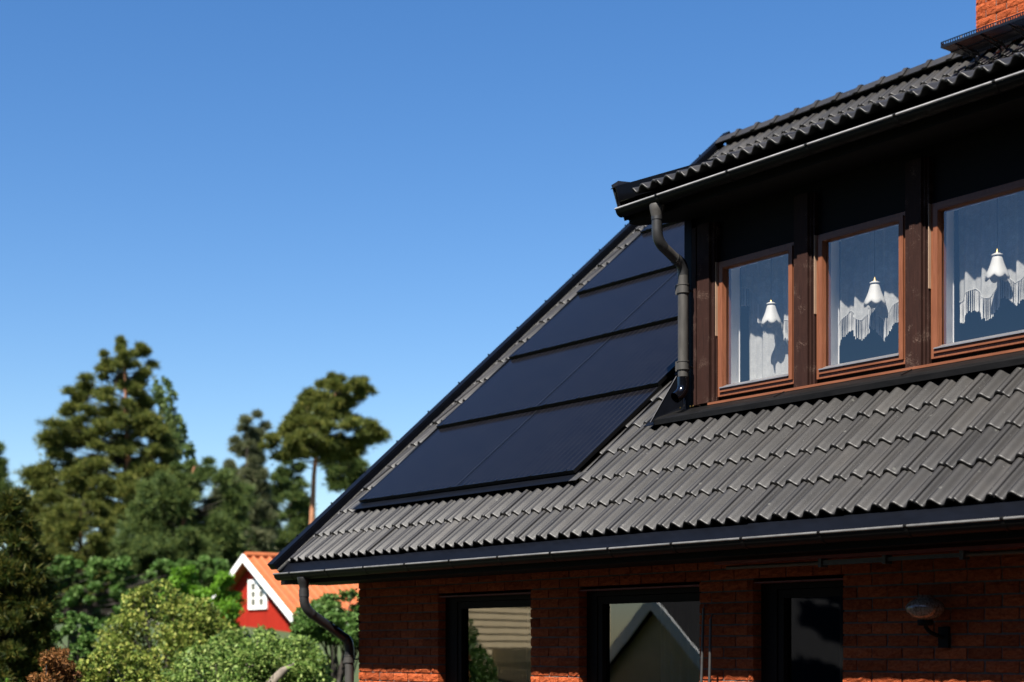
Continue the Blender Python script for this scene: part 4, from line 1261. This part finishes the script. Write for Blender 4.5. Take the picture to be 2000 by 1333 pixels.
# ------------------------------------------------------------------ the red cottage behind
def build_cottage():
    Y = 20.9; ax = -39.85; zt = 2.56
    gz = ground_z(ax, Y)
    t = thing('red_cottage', 'small red wooden cottage with orange tiled roof behind the shrubs', 'house', (ax, Y + 4, gz))
    L = tuple(t.location)
    hw, k = 2.32, 1.55 / 2.5
    def roofz(dx): return zt - 0.12 - abs(dx) * k
    m = MB()
    prof = [(-hw, 0.35), (hw, 0.35), (hw, roofz(hw) - .06), (0, zt - 0.18), (-hw, roofz(hw) - .06)]
    n = len(prof)
    vs = [(ax + px, Y, pz) for px, pz in prof] + [(ax + px, Y + 8, pz) for px, pz in prof]
    m.add(vs, [tuple(range(n)), tuple(range(2 * n - 1, n - 1, -1))] + [(i, i + n, (i + 1) % n + n, (i + 1) % n) for i in range(n)])
    wall = m.build('wall', M['red'], t, L)
    for i in range(32):
        x = -hw + 0.07 + i * 2 * hw / 32
        hgt = roofz(x) - 0.12
        MB().box(ax + x, ax + x + 0.03, Y - 0.022, Y - 0.001, 0.36, hgt).build('batten', M['red'], wall, L)
    MB().box(ax - hw + .02, ax + hw - .02, Y + 0.02, Y + 7.9, gz - 0.6, 0.349).build('foundation', M['stone'], t, L)
    for sgn in (-1, 1):
        m = MB()
        a, b = (0.0, zt - 0.045), (sgn * 2.75, zt - 0.045 - 2.75 * k)
        pts = [(ax + a[0], Y - 0.30, a[1]), (ax + b[0], Y - 0.30, b[1]), (ax + b[0], Y + 8.3, b[1]), (ax + a[0], Y + 8.3, a[1])]
        m.add(pts + [(p[0], p[1], p[2] - 0.06) for p in pts], [(0, 1, 2, 3), (7, 6, 5, 4), (0, 4, 5, 1), (1, 5, 6, 2), (2, 6, 7, 3), (3, 7, 4, 0)])
        rf = m.build('roof', M['orange'], t, L)
        # clay tile courses and rolls
        for j in range(34):
            y = Y - 0.28 + j * 0.25
            q = MB().tube([(ax, y, zt - 0.03), (ax + b[0], y, b[1] + 0.015)], 0.055, 6)
            q.build('tile_roll', M['orange'], rf, L)
        m = MB()
        w = 0.165
        m.hexa([(ax + sgn * 0.0, Y - 0.34, zt - w * 1.15), (ax + sgn * 2.80, Y - 0.34, zt - 2.80 * k - w * 1.15), (ax + sgn * 2.80, Y - 0.305, zt - 2.80 * k - w * 1.15), (ax, Y - 0.305, zt - w * 1.15),
                (ax + sgn * 0.0, Y - 0.34, zt + 0.02), (ax + sgn * 2.80, Y - 0.34, zt - 2.80 * k + 0.02), (ax + sgn * 2.80, Y - 0.305, zt - 2.80 * k + 0.02), (ax, Y - 0.305, zt + 0.02)])
        m.build('barge_board', M['wpaint'], t, L)
    MB().tube([(ax, Y - 0.25, zt + 0.0), (ax, Y + 8.2, zt + 0.0)], 0.09, 8).build('ridge', M['orange'], t, L)
    # window
    x0, x1, z0, z1 = ax - 0.20, ax + 0.86, 1.05, 1.87
    xm = (x0 + x1) / 2
    m = MB()
    m.box(x0, x1, Y - 0.06, Y - 0.01, z0, z0 + 0.10); m.box(x0, x1, Y - 0.06, Y - 0.01, z1 - 0.10, z1)
    for xa, xb in ((x0, x0 + 0.16), (xm - 0.10, xm + 0.10), (x1 - 0.16, x1)):
        m.box(xa, xb, Y - 0.059, Y - 0.011, z0 + 0.10, z1 - 0.10)
    wn_ = m.build('window', M['wpaint'], t, L)
    ph = (z1 - z0 - 0.20) / 3
    for a, b in ((x0 + 0.16, xm - 0.10), (xm + 0.10, x1 - 0.16)):
        for j in range(3):
            za = z0 + 0.10 + j * ph
            MB().box(a, b, Y - 0.030, Y - 0.012, za, za + ph).build('pane', M['pane'], wn_, L)
        for j in (1, 2):
            za = z0 + 0.10 + j * ph
            MB().box(a, b, Y - 0.050, Y - 0.031, za - 0.018, za + 0.018).build('glazing_bar', M['wpaint'], wn_, L)
    # pale metal hood on the ridge
    m = MB().lathe([(0.0, zt + 0.46), (0.30, zt + 0.42), (0.48, zt + 0.28), (0.52, zt + 0.05), (0.52, zt - 0.3)], ax + 0.2, Y + 3.4, 20)
    m.build('chimney_hood', M['wpaint'], t, L)
    # low porch
    MB().box(ax + 1.05, ax + 2.2, Y - 0.5, Y - 0.02, gz - .2, 0.30).build('porch', M['stone'], t, L)
    MB().box(ax + 1.35, ax + 1.60, Y - 0.56, Y - 0.51, gz - .2, 0.22).build('porch_door', M['red'], t, L)
build_cottage()

# ------------------------------------------------------------------ buildings across the garden, seen only in the window panes
def build_neighbours():
    t = thing('garden_shed', 'beige shed with white barge boards mirrored in the middle window', 'shed', (-26.0, -9.0, -1.65))
    L = tuple(t.location)
    ax, Y, zt = -26.0, -6.0, 1.05
    m = MB()
    prof = [(-2.2, -1.7), (2.2, -1.7), (2.2, zt - 2.2 * .85), (0, zt - 0.1), (-2.2, zt - 2.2 * .85)]
    n = len(prof)
    vs = [(ax + px, Y - 6, pz) for px, pz in prof] + [(ax + px, Y, pz) for px, pz in prof]
    m.add(vs, [tuple(range(n)), tuple(range(2 * n - 1, n - 1, -1))] + [(i, i + n, (i + 1) % n + n, (i + 1) % n) for i in range(n)])
    m.build('wall', M['beige'], t, L)
    for sgn in (-1, 1):
        def P(d, y, dz): return (ax + sgn * d, y, zt - d * .85 + dz)
        MB().hexa([P(0, Y - 6.2, 0), P(2.7, Y - 6.2, 0), P(2.7, Y + .3, 0), P(0, Y + .3, 0), P(0, Y - 6.2, .1), P(2.7, Y - 6.2, .1), P(2.7, Y + .3, .1), P(0, Y + .3, .1)]).build('roof', M['darkroof'], t, L)
        MB().hexa([P(0, Y + .301, -.22), P(2.75, Y + .301, -.22), P(2.75, Y + .34, -.22), P(0, Y + .34, -.22), P(0, Y + .301, .12), P(2.75, Y + .301, .12), P(2.75, Y + .34, .12), P(0, Y + .34, .12)]).build('barge_board', M['wpaint'], t, L)
    t = thing('beige_house', 'beige boarded house mirrored in the left downstairs window', 'house', (-36.0, -8.0, -1.65))
    L = tuple(t.location)
    # turned a little so that its long wall catches the sun
    Rz = Matrix.Translation((-31.5, -6.0, 0)) @ Matrix.Rotation(R(-26), 4, 'Z')
    def P(x, y, z): return tuple(Rz @ Vector((x, y, z)))
    def hx(x0, x1, y0, y1, z0, z1, xt=None):
        xt = x1 if xt is None else xt
        return MB().hexa([P(x0, y0, z0), P(x1, y0, z0), P(x1, y1, z0), P(x0, y1, z0), P(x0, y0, z1), P(xt, y0, z1), P(xt, y1, z1), P(x0, y1, z1)])
    hx(-7, 0, -6, 4.2, -3.2, 2.3).build('wall', M['beige'], t, L)
    for j in range(30):
        z = -2.9 + j * 0.17
        hx(0.001, 0.034, -6, 4.2, z, z + 0.155, 0.008).build('siding_board', M['beige'], t, L)
    MB().hexa([P(-7.5, -6.4, 2.31), P(.5, -6.4, 2.31), P(.5, 4.6, 2.31), P(-7.5, 4.6, 2.31), P(-4, -6.4, 5.2), P(-3, -6.4, 5.2), P(-3, 4.6, 5.2), P(-4, 4.6, 5.2)]).build('roof', M['darkroof'], t, L)
    hx(.505, .54, -6.4, 4.6, 2.16, 2.4).build('fascia', M['wpaint'], t, L)
    t = thing('dark_roofed_house', 'long house with dark tiled roof mirrored in the narrow downstairs window', 'house', (-16.0, -13.0, -2.9))
    L = tuple(t.location)
    MB().box(-30.6, -2.0, -18.0, -12.6, -3.0, 0.0).build('wall', M['beige'], t, L)
    MB().hexa([(-31.0, -19.5, 0.01), (-1.6, -19.5, 0.01), (-1.6, -12.1, 0.01), (-31.0, -12.1, 0.01), (-28.5, -15.9, 5.2), (-3.5, -15.9, 5.2), (-3.5, -15.6, 5.2), (-28.5, -15.6, 5.2)]).build('roof', M['darkroof'], t, L)
    rb = MB()
    for j in range(15):
        f = j / 15
        rb.box(-31.0 + 2.5 * f, -1.6 - 1.9 * f, -12.1 - 3.5 * f - .03, -12.1 - 3.5 * f + .03, 0.01 + 5.19 * f + .02, 0.01 + 5.19 * f + .06)
    rb.build('tile_rows', M['darkroof'], t, L, 'stuff')
    t = thing('board_fence', 'beige board fence mirrored in the left downstairs window', 'fence', (-27.6, -3.0, -1.65))
    L = tuple(t.location)
    for j in range(16):
        MB().box(-29.6 + j * .13, -29.6 + j * .13 + .115, -4.03, -4.0, -1.7, -.05).build('board', M['beige'], t, L)
    MB().box(-29.65, -27.5, -4.06, -4.031, -.4, -.3).build('rail', M['beige'], t, L)
build_neighbours()

def build_sky_blocker():  # unseen conifers added to block low sky light from the shaded front
    spots = [(x + RNG.uniform(-1, 1), -21.5 + RNG.uniform(-1.5, 1.5)) for x in np.arange(-24, 30, 2.6)] + [(17 + RNG.uniform(-2, 2), y) for y in np.arange(-20, 26, 3.2)]
    V, F, off = [], [], 0
    for x, y in spots:
        h = RNG.uniform(20, 25); n = 3000
        f = RNG.uniform(0, 1, n) ** 0.8
        a = RNG.uniform(0, 2 * math.pi, n)
        rad = 3.2 * f * RNG.uniform(0.55, 1.0, n) * (1 + 0.15 * np.sin(f * 40))
        cen = np.stack([x + rad * np.cos(a), y + rad * np.sin(a), -3.0 + h * (1 - f)], axis=1)
        v, q = leaf_quads(cen, 1.15, 0.2, 0.8)
        V.append(v); F.append(q + off); off += len(v)
    o = bpy.data.objects.new('conifer_belt', np_mesh('conifer_belt', np.concatenate(V), np.concatenate(F), M['pine_dk']))
    C.objects.link(o)
    tag(o, 'unseen conifers added to keep low sky light off the facade', 'trees', kind='stuff')

# ------------------------------------------------------------------ vegetation
def rand_dirs(n, up=0.0):
    d = RNG.normal(size=(n, 3)); d[:, 2] += up
    return d / np.linalg.norm(d, axis=1)[:, None]

def leaf_quads(centers, size, up=0.6, ratio=0.55):
    """diamond leaves, random tilt"""
    n = len(centers)
    nrm = rand_dirs(n, up); t = rand_dirs(n)
    a = np.cross(nrm, t); a /= np.linalg.norm(a, axis=1)[:, None] + 1e-9
    b = np.cross(nrm, a)
    L = (size * RNG.uniform(0.7, 1.35, n))[:, None]
    v = np.stack([centers - a * L * .5, centers + b * L * ratio * .5 - a * L * 0.05, centers + a * L * .5, centers - b * L * ratio * .5 - a * L * 0.05], axis=1).reshape(-1, 3)
    f = np.arange(4 * n).reshape(n, 4)
    return v, f

def needle_tufts(centers, outward, length, per=9, width=0.058):
    """spiky tufts: a few thin triangles fanning around an outward direction"""
    n = len(centers)
    c = np.repeat(centers, per, axis=0); o = np.repeat(outward, per, axis=0)
    d = o + RNG.normal(size=c.shape) * 0.75
    d /= np.linalg.norm(d, axis=1)[:, None] + 1e-9
    L = (length * RNG.uniform(0.6, 1.3, len(c)))[:, None]
    s = np.cross(d, rand_dirs(len(c))); s /= np.linalg.norm(s, axis=1)[:, None] + 1e-9
    v = np.stack([c - s * L * width, c + s * L * width, c + d * L], axis=1).reshape(-1, 3)
    f = np.arange(3 * len(c)).reshape(-1, 3)
    return v, f

def curve_pts(a, b, bow, n=5):
    a, b = Vector(a), Vector(b)
    return [a.lerp(b, t) + Vector((0, 0, bow * math.sin(math.pi * t))) for t in [i / n for i in range(n + 1)]]

def sil(profile, v):
    for (va, la, ra), (vb, lb, rb) in zip(profile, profile[1:]):
        if va <= v <= vb:
            t = (v - va) / (vb - va + 1e-9)
            return la + (lb - la) * t, ra + (rb - ra) * t
    return profile[-1][1], profile[-1][2]

def pine(name, label, w, trunk, profile, npads, leaf, seed, tuft=0.26, dens=1.0, flat=0.36, padr=(0.30, 0.5), bark='pinebark', trunk_r=0.22, group='pine trees behind the cottage', up=0.7, core=0.35):
    """conifer: trunk given as (u, v) points at depth w, crown outline as (v, left u, right u)"""
    rr = random.Random(seed)
    k = w / FPX
    tp = [at(u, v, w) for u, v in trunk]
    base = tp[0].copy(); base.z = ground_z(base.x, base.y) - 0.2
    t = thing(name, label, 'tree', (base.x, base.y, base.z + 0.2), group)
    L = np.array(t.location)
    pts = [base] + tp
    n = len(pts)
    rad = [trunk_r * (1 - 0.86 * i / (n - 1)) for i in range(n)]
    mb = MB().tube(pts, rad, 10)
    br = MB()
    def trunk_at(z):
        for a, b in zip(pts, pts[1:]):
            if a.z <= z <= b.z:
                return a.lerp(b, (z - a.z) / (b.z - a.z + 1e-6))
        return pts[-1].copy()
    V, F, off = [], [], 0
    v0, v1 = profile[0][0], profile[-1][0]
    for i in range(npads):
        f = (i + rr.random()) / npads
        v = v0 + (v1 - v0) * f ** 0.72
        l, r_ = sil(profile, v)
        z = (1264.3 - v) * k
        c0 = trunk_at(z)
        uc = 1000 + FPX * (c0.x * RT.x + c0.y * RT.y) / (c0.x * FW.x + c0.y * FW.y)
        ang = rr.uniform(0, 2 * math.pi) if i % 3 else rr.choice((0, math.pi)) + rr.uniform(-0.5, 0.5)
        side = math.cos(ang)
        half = (r_ - uc if side > 0 else uc - l) * k
        half = max(half, 0.10)
        depth = max(0.5 * (r_ - l) * k, 0.3)
        pr = rr.uniform(*padr) * max(0.45, 0.5 * (r_ - l) * k)
        pr = min(pr, 1.6)
        frac = rr.uniform(core, 1.0) if i % 3 else rr.uniform(0.85, 1.05)
        dx = side * max(0.0, half - pr * 0.6) * frac
        dd = math.sin(ang) * max(0.0, depth - pr * .6) * frac
        c = c0 + RT * dx + FW * dd
        c.z = z + 0.05 * abs(dx) - pr * flat * 0.4
        nsub = 5
        for j in range(nsub):          # a pad is a few soft tufted clumps
            sr = pr * rr.uniform(0.42, 0.62)
            oc = np.array([rr.uniform(-1, 1), rr.uniform(-1, 1), rr.uniform(-.6, .6) * flat]) * pr * 0.62
            m = int(150 * dens * sr * sr / (tuft / 0.24) ** 2 + 14)
            q = RNG.normal(size=(m, 3)) * np.array([0.56, 0.56, 0.42])
            q *= np.where(RNG.uniform(size=m) < 0.16, RNG.uniform(1.3, 2.1, m), 0.92)[:, None]      # stray outer sprays
            q[:, 2] += 0.18 - 0.22 * (q[:, 0] ** 2 + q[:, 1] ** 2)
            cen = np.array(c) + oc + q * np.array([sr, sr, sr * (0.45 + 0.55 * flat)])
            out = q * np.array([1, 1, .8]); out[:, 2] += up
            out /= np.linalg.norm(out, axis=1)[:, None] + 1e-9
            vv, ff = needle_tufts(cen, out, tuft * 1.25)
            V.append(vv); F.append(ff + off); off += len(vv)
        s = trunk_at(z - 0.25 * abs(dx) - 0.1)
        br.tube(curve_pts(s, c - Vector((0, 0, pr * flat * .3)), 0.12 * rr.uniform(-1, 1)), [max(.012, trunk_r * .14 * (1 - .8 * j / 5)) for j in range(6)], 5)
    mb.build('trunk', M[bark], t, tuple(L))
    br.build('branches', M['bark'], t, tuple(L))
    V = np.concatenate(V) - L; F = np.concatenate(F)
    o = bpy.data.objects.new('crown', np_mesh('crown', V, F, M[leaf])); C.objects.link(o); o.parent = t
    return t

def shrub(name, label, w, profile, leaf, seed, nlobes, nleaf, size, cat='shrub', depth=1.0, group=None, bark='bark', lobe=(0.16, 0.34), up=0.5, stems=6, droop=False, ratio=0.55):
    """broadleaf shrub or tree: leaves gathered on the shells of many small lobes inside an outline (v, left u, right u) at depth w"""
    rr = random.Random(seed)
    k = w / FPX
    um = 0.5 * (profile[-1][1] + profile[-1][2]); 
    mid = at(um, profile[-1][0], w)
    gz = ground_z(mid.x, mid.y)
    t = thing(name, label, cat, (mid.x, mid.y, gz), group)
    L = np.array(t.location)
    v0, v1 = profile[0][0], profile[-1][0]
    P = []; mb = MB()
    area = 0
    lobes = []
    for i in range(nlobes):
        v = v0 + (v1 - v0) * ((i + rr.random()) / nlobes)
        l, r_ = sil(profile, v)
        u = rr.uniform(l, r_)
        hw = 0.5 * (r_ - l) * k
        R_ = rr.uniform(*lobe) * min(max(hw, 0.3), 1.6)
        u = min(max(u, l + R_ / k * .7), r_ - R_ / k * .7) if (r_ - l) * k > 1.6 * R_ else 0.5 * (l + r_)
        v = min(v + 0.85 * R_ / k, max(v, v1 - 5))
        e = 1 - min(1, abs(u - .5 * (l + r_)) * k / (hw + 1e-6))
        c = at(u, v, w) + FW * rr.uniform(-1, 1) * depth * (0.35 + 0.65 * e) * max(hw, .5)
        lobes.append((c, R_)); area += R_ * R_
    for c, R_ in lobes:
        m = max(20, int(nleaf * R_ * R_ / area))
        q = rand_dirs(m, 0.3) * (RNG.uniform(0.35, 1.0, m) ** 0.5)[:, None]
        f1, f2, f3 = rr.uniform(4, 8), rr.uniform(4, 8), rr.uniform(0, 6)
        q *= (1 + 0.3 * np.sin(q[:, 0] * f1 + f3) * np.cos(q[:, 2] * f2))[:, None]
        sc = np.array([R_, R_, R_ * (0.8 if not droop else 1.5)])
        P.append(np.array(c) + q * sc)
        if c.z - R_ > gz and rr.random() < 0.5:
            s = Vector((mid.x + rr.uniform(-.25, .25), mid.y + rr.uniform(-.25, .25), gz - 0.1))
            mb.tube(curve_pts(s, c, rr.uniform(.05, .3)), [0.026 * (1 - .75 * j / 5) for j in range(6)], 5)
    mb.tube([(mid.x, mid.y, gz - .2), (mid.x, mid.y, gz + .5)], [0.07, 0.045], 8)
    mb.build('trunk', M[bark], t, tuple(L))
    P = np.concatenate(P)
    P = P[P[:, 2] > gz + 0.02]
    V, F = leaf_quads(P, size, up, ratio)
    o = bpy.data.objects.new('crown', np_mesh('crown', V - L, F, M[leaf])); C.objects.link(o); o.parent = t
    return t

def build_vegetation():
    pine('pine_tree', 'tall broad pine tree rising highest on the left', 70, [(256, 1180), (252, 1000), (250, 900), (246, 800), (244, 672)],
         [(662, 236, 252), (680, 218, 280), (695, 200, 304), (715, 190, 306), (735, 182, 288), (752, 140, 285), (800, 126, 296), (845, 78, 328), (880, 86, 330), (905, 118, 330), (930, 70, 338), (980, 48, 348), (1040, 50, 352), (1100, 62, 350), (1150, 80, 320), (1210, 100, 300)],
         400, 'pine', 11, tuft=0.21, dens=1.6, flat=0.30, padr=(0.10, 0.23), trunk_r=0.26)
    pine('pine_tree', 'wind shaped pine with bare orange trunk leaning right beside the roof', 64, [(606, 1120), (610, 1010), (613, 930), (618, 880), (632, 820), (660, 760)],
         [(736, 658, 712), (750, 622, 724), (770, 596, 722), (790, 584, 690), (812, 570, 668), (828, 562, 728), (845, 548, 750), (862, 528, 742), (878, 518, 700), (894, 520, 680)],
         135, 'pine', 23, tuft=0.21, dens=1.7, flat=0.30, padr=(0.09, 0.21), trunk_r=0.16)
    pine('pine_tree', 'thin sparse pine with open top between the two big pines', 76, [(470, 1150), (478, 1000), (482, 900), (486, 818)],
         [(812, 476, 506), (830, 446, 530), (850, 458, 508), (872, 438, 508), (900, 450, 508), (930, 430, 518), (980, 418, 532), (1030, 422, 538), (1080, 430, 526), (1110, 435, 515)],
         130, 'pine_pale', 31, tuft=0.26, dens=0.45, flat=0.32, padr=(0.11, 0.24), bark='bark', trunk_r=0.14)
    pine('pine_tree', 'bushy dark green pine in front of the tall one', 60, [(352, 1180), (356, 1050), (366, 960), (380, 912)],
         [(900, 366, 410), (922, 330, 452), (955, 285, 474), (1000, 255, 482), (1050, 240, 478), (1100, 232, 468), (1150, 236, 450), (1200, 250, 440)],
         210, 'pine_dk', 41, tuft=0.19, dens=1.6, flat=0.5, padr=(0.12, 0.28), trunk_r=0.2)
    pine('pine_tree', 'low spreading pine at the foot of the tall one', 66, [(158, 1190), (158, 1080), (158, 990)],
         [(972, 135, 180), (1000, 100, 215), (1050, 80, 235), (1110, 72, 245), (1165, 80, 240)],
         80, 'pine', 57, tuft=0.20, dens=1.6, flat=0.42, padr=(0.14, 0.28), trunk_r=0.14)
    pine('spruce_tree', 'dark spruce behind the orange pine trunk', 84, [(565, 1150), (568, 1000), (572, 895)],
         [(890, 560, 580), (930, 535, 600), (980, 525, 608), (1030, 510, 612), (1090, 500, 615), (1140, 500, 612)],
         120, 'pine_dk', 43, tuft=0.24, dens=1.0, flat=0.4, padr=(0.18, 0.34), bark='bark', trunk_r=0.2)
    pine('pine_tree', 'low pine branches hanging right of the orange trunk', 69, [(690, 1150), (688, 1000), (680, 890)],
         [(876, 640, 704), (900, 630, 716), (930, 640, 714), (955, 650, 700)],
         40, 'pine_dk', 47, tuft=0.22, dens=1.0, flat=0.4, padr=(0.16, 0.30), bark='bark', trunk_r=0.08)
    pine('spruce_tree', 'spruce tip cut by the left edge of the picture', 66, [(-18, 1200), (-18, 1000), (-16, 862)],
         [(862, -20, -8), (890, -40, 4), (930, -60, 16), (960, -70, 22), (1010, -90, 30), (1080, -90, 36), (1150, -90, 45)],
         44, 'pine_dk', 53, tuft=0.24, dens=1.4, flat=0.45, padr=(0.3, 0.45), bark='bark', trunk_r=0.18)
    pine('thuja_tree', 'near dark conifer with feathery sprays at the left edge', 25, [(16, 1400), (20, 1150), (30, 975)],
         [(958, 26, 42), (985, -5, 52), (1020, -35, 66), (1065, -60, 78), (1115, -70, 88), (1160, -75, 94), (1220, -75, 92), (1290, -75, 82), (1360, -75, 70)],
         130, 'thuja', 61, tuft=0.12, dens=2.6, flat=0.7, padr=(0.18, 0.32), bark='bark', trunk_r=0.1, group='conifers at the left edge', up=0.5, core=0.6)
    shrub('birch_tree', 'weeping birch with hanging twigs right of the tall pine', 76, [(735, 296, 326), (765, 300, 345), (810, 310, 354), (860, 322, 374), (900, 330, 386), (950, 335, 388)],
          'birch', 71, 46, 4200, 0.20, 'tree', 0.9, None, lobe=(0.28, 0.5), up=0.0, droop=True)
    shrub('thicket', 'dark undergrowth below the pines', 57, [(1085, -520, 420), (1100, -520, 452), (1135, -520, 458), (1180, -520, 462), (1235, -520, 470)],
          'bush', 75, 520, 60000, 0.20, 'bush', 0.07, lobe=(0.09, 0.155))
    shrub('maple_tree', 'bright green leafy tree left of the red cottage', 40, [(1102, 345, 400), (1112, 318, 446), (1132, 310, 466), (1165, 318, 470), (1205, 330, 466), (1240, 330, 460)],
          'maple', 73, 46, 11000, 0.105, 'tree', 0.8)
    shrub('round_bush', 'round mid green bush in front of the orange roof', 31, [(1150, 668, 730), (1166, 612, 740), (1186, 572, 740), (1210, 560, 740), (1232, 568, 740), (1246, 585, 740)],
          'bush', 79, 64, 20000, 0.082, 'bush', 0.9)
    shrub('apple_tree', 'leafy green apple tree with a pale branch at the bottom', 22.5, [(1238, 440, 540), (1250, 360, 600), (1275, 320, 610), (1300, 300, 618), (1345, 300, 625), (1400, 320, 620)],
          'apple', 83, 100, 27000, 0.064, 'tree', 0.7, 'fruit trees in the garden', 'palebark')
    shrub('apple_tree', 'green apple tree behind the pale branch, below the cottage', 27, [(1222, 470, 540), (1234, 420, 600), (1248, 405, 615), (1266, 400, 635), (1300, 420, 640), (1350, 440, 650)],
          'apple', 89, 76, 19000, 0.074, 'tree', 0.7, 'fruit trees in the garden')
    shrub('pear_tree', 'yellow green fruit tree in front of the dark pines', 27.5, [(1130, 285, 320), (1148, 250, 400), (1172, 225, 420), (1205, 205, 445), (1245, 195, 470), (1300, 180, 475), (1350, 190, 470)],
          'pear', 97, 105, 26000, 0.072, 'tree', 0.75, 'fruit trees in the garden')
    shrub('pear_tree', 'low yellow green fruit tree at the bottom left', 21, [(1258, 190, 240), (1276, 160, 290), (1300, 140, 320), (1345, 130, 340), (1390, 140, 330)],
          'pear', 101, 48, 13000, 0.058, 'tree', 0.7, 'fruit trees in the garden')
    shrub('lilac_bush', 'shaded green bush between the dark conifer and fruit trees', 30, [(1190, 110, 165), (1212, 95, 190), (1250, 90, 205), (1300, 90, 215), (1340, 90, 210)],
          'bush', 103, 48, 11000, 0.085, 'bush', 0.7)
    shrub('rusty_cypress', 'rusty brown small cypress at the bottom left', 17, [(1262, 98, 112), (1282, 84, 132), (1305, 72, 142), (1335, 66, 146), (1400, 70, 140)],
          'rust', 107, 60, 7500, 0.055, 'shrub', 0.8, lobe=(0.2, 0.4), up=0.3, ratio=0.3)
    shrub('green_sprig', 'tip of a bright green shoot in the bottom left corner', 9, [(1306, 8, 18), (1318, 0, 16), (1335, -8, 12), (1400, -20, 10)],
          'maple', 109, 16, 420, 0.030, 'plant', 0.6, ratio=0.3, lobe=(0.3, 0.5))
    # pale branch
    a, b, c = at(520, 1345, 22.1), at(552, 1312, 22.0), at(575, 1298, 22.3)
    # garden shrubs mirrored in the left window
    shrub_loc = [(-27.9, -1.9), (-28.3, -2.6)]
    for i, (x, y) in enumerate(shrub_loc):
        t = thing('hedge_shrub', ['green shrub mirrored at the left of the downstairs window', 'second green shrub mirrored lower in the downstairs window'][i], 'shrub', (x, y, -1.65), 'shrubs mirrored in the window')
        n = 2600
        q = rand_dirs(n) * (RNG.uniform(.2, 1, n) ** .4)[:, None] * np.array([0.5, 0.5, 1.2 if i == 0 else .8]) + np.array([0, 0, 1.25 if i == 0 else .9])
        V, F = leaf_quads(q, 0.10)
        o = bpy.data.objects.new('crown', np_mesh('crown', V, F, M['bush'])); C.objects.link(o); o.parent = t
        MB().tube([(0, 0, -.1), (0, 0, 1.0)], [.05, .03], 6).build('trunk', M['bark'], t)
    return (a, b, c)
build_sky_blocker()
pb = build_vegetation()
ap = [o for o in C.objects if o.name == 'apple_tree'][0]
MB().tube([pb[0], pb[1], pb[2]], [0.075, 0.06, 0.025], 8).build('limb', M['palebark'], ap, tuple(ap.location))
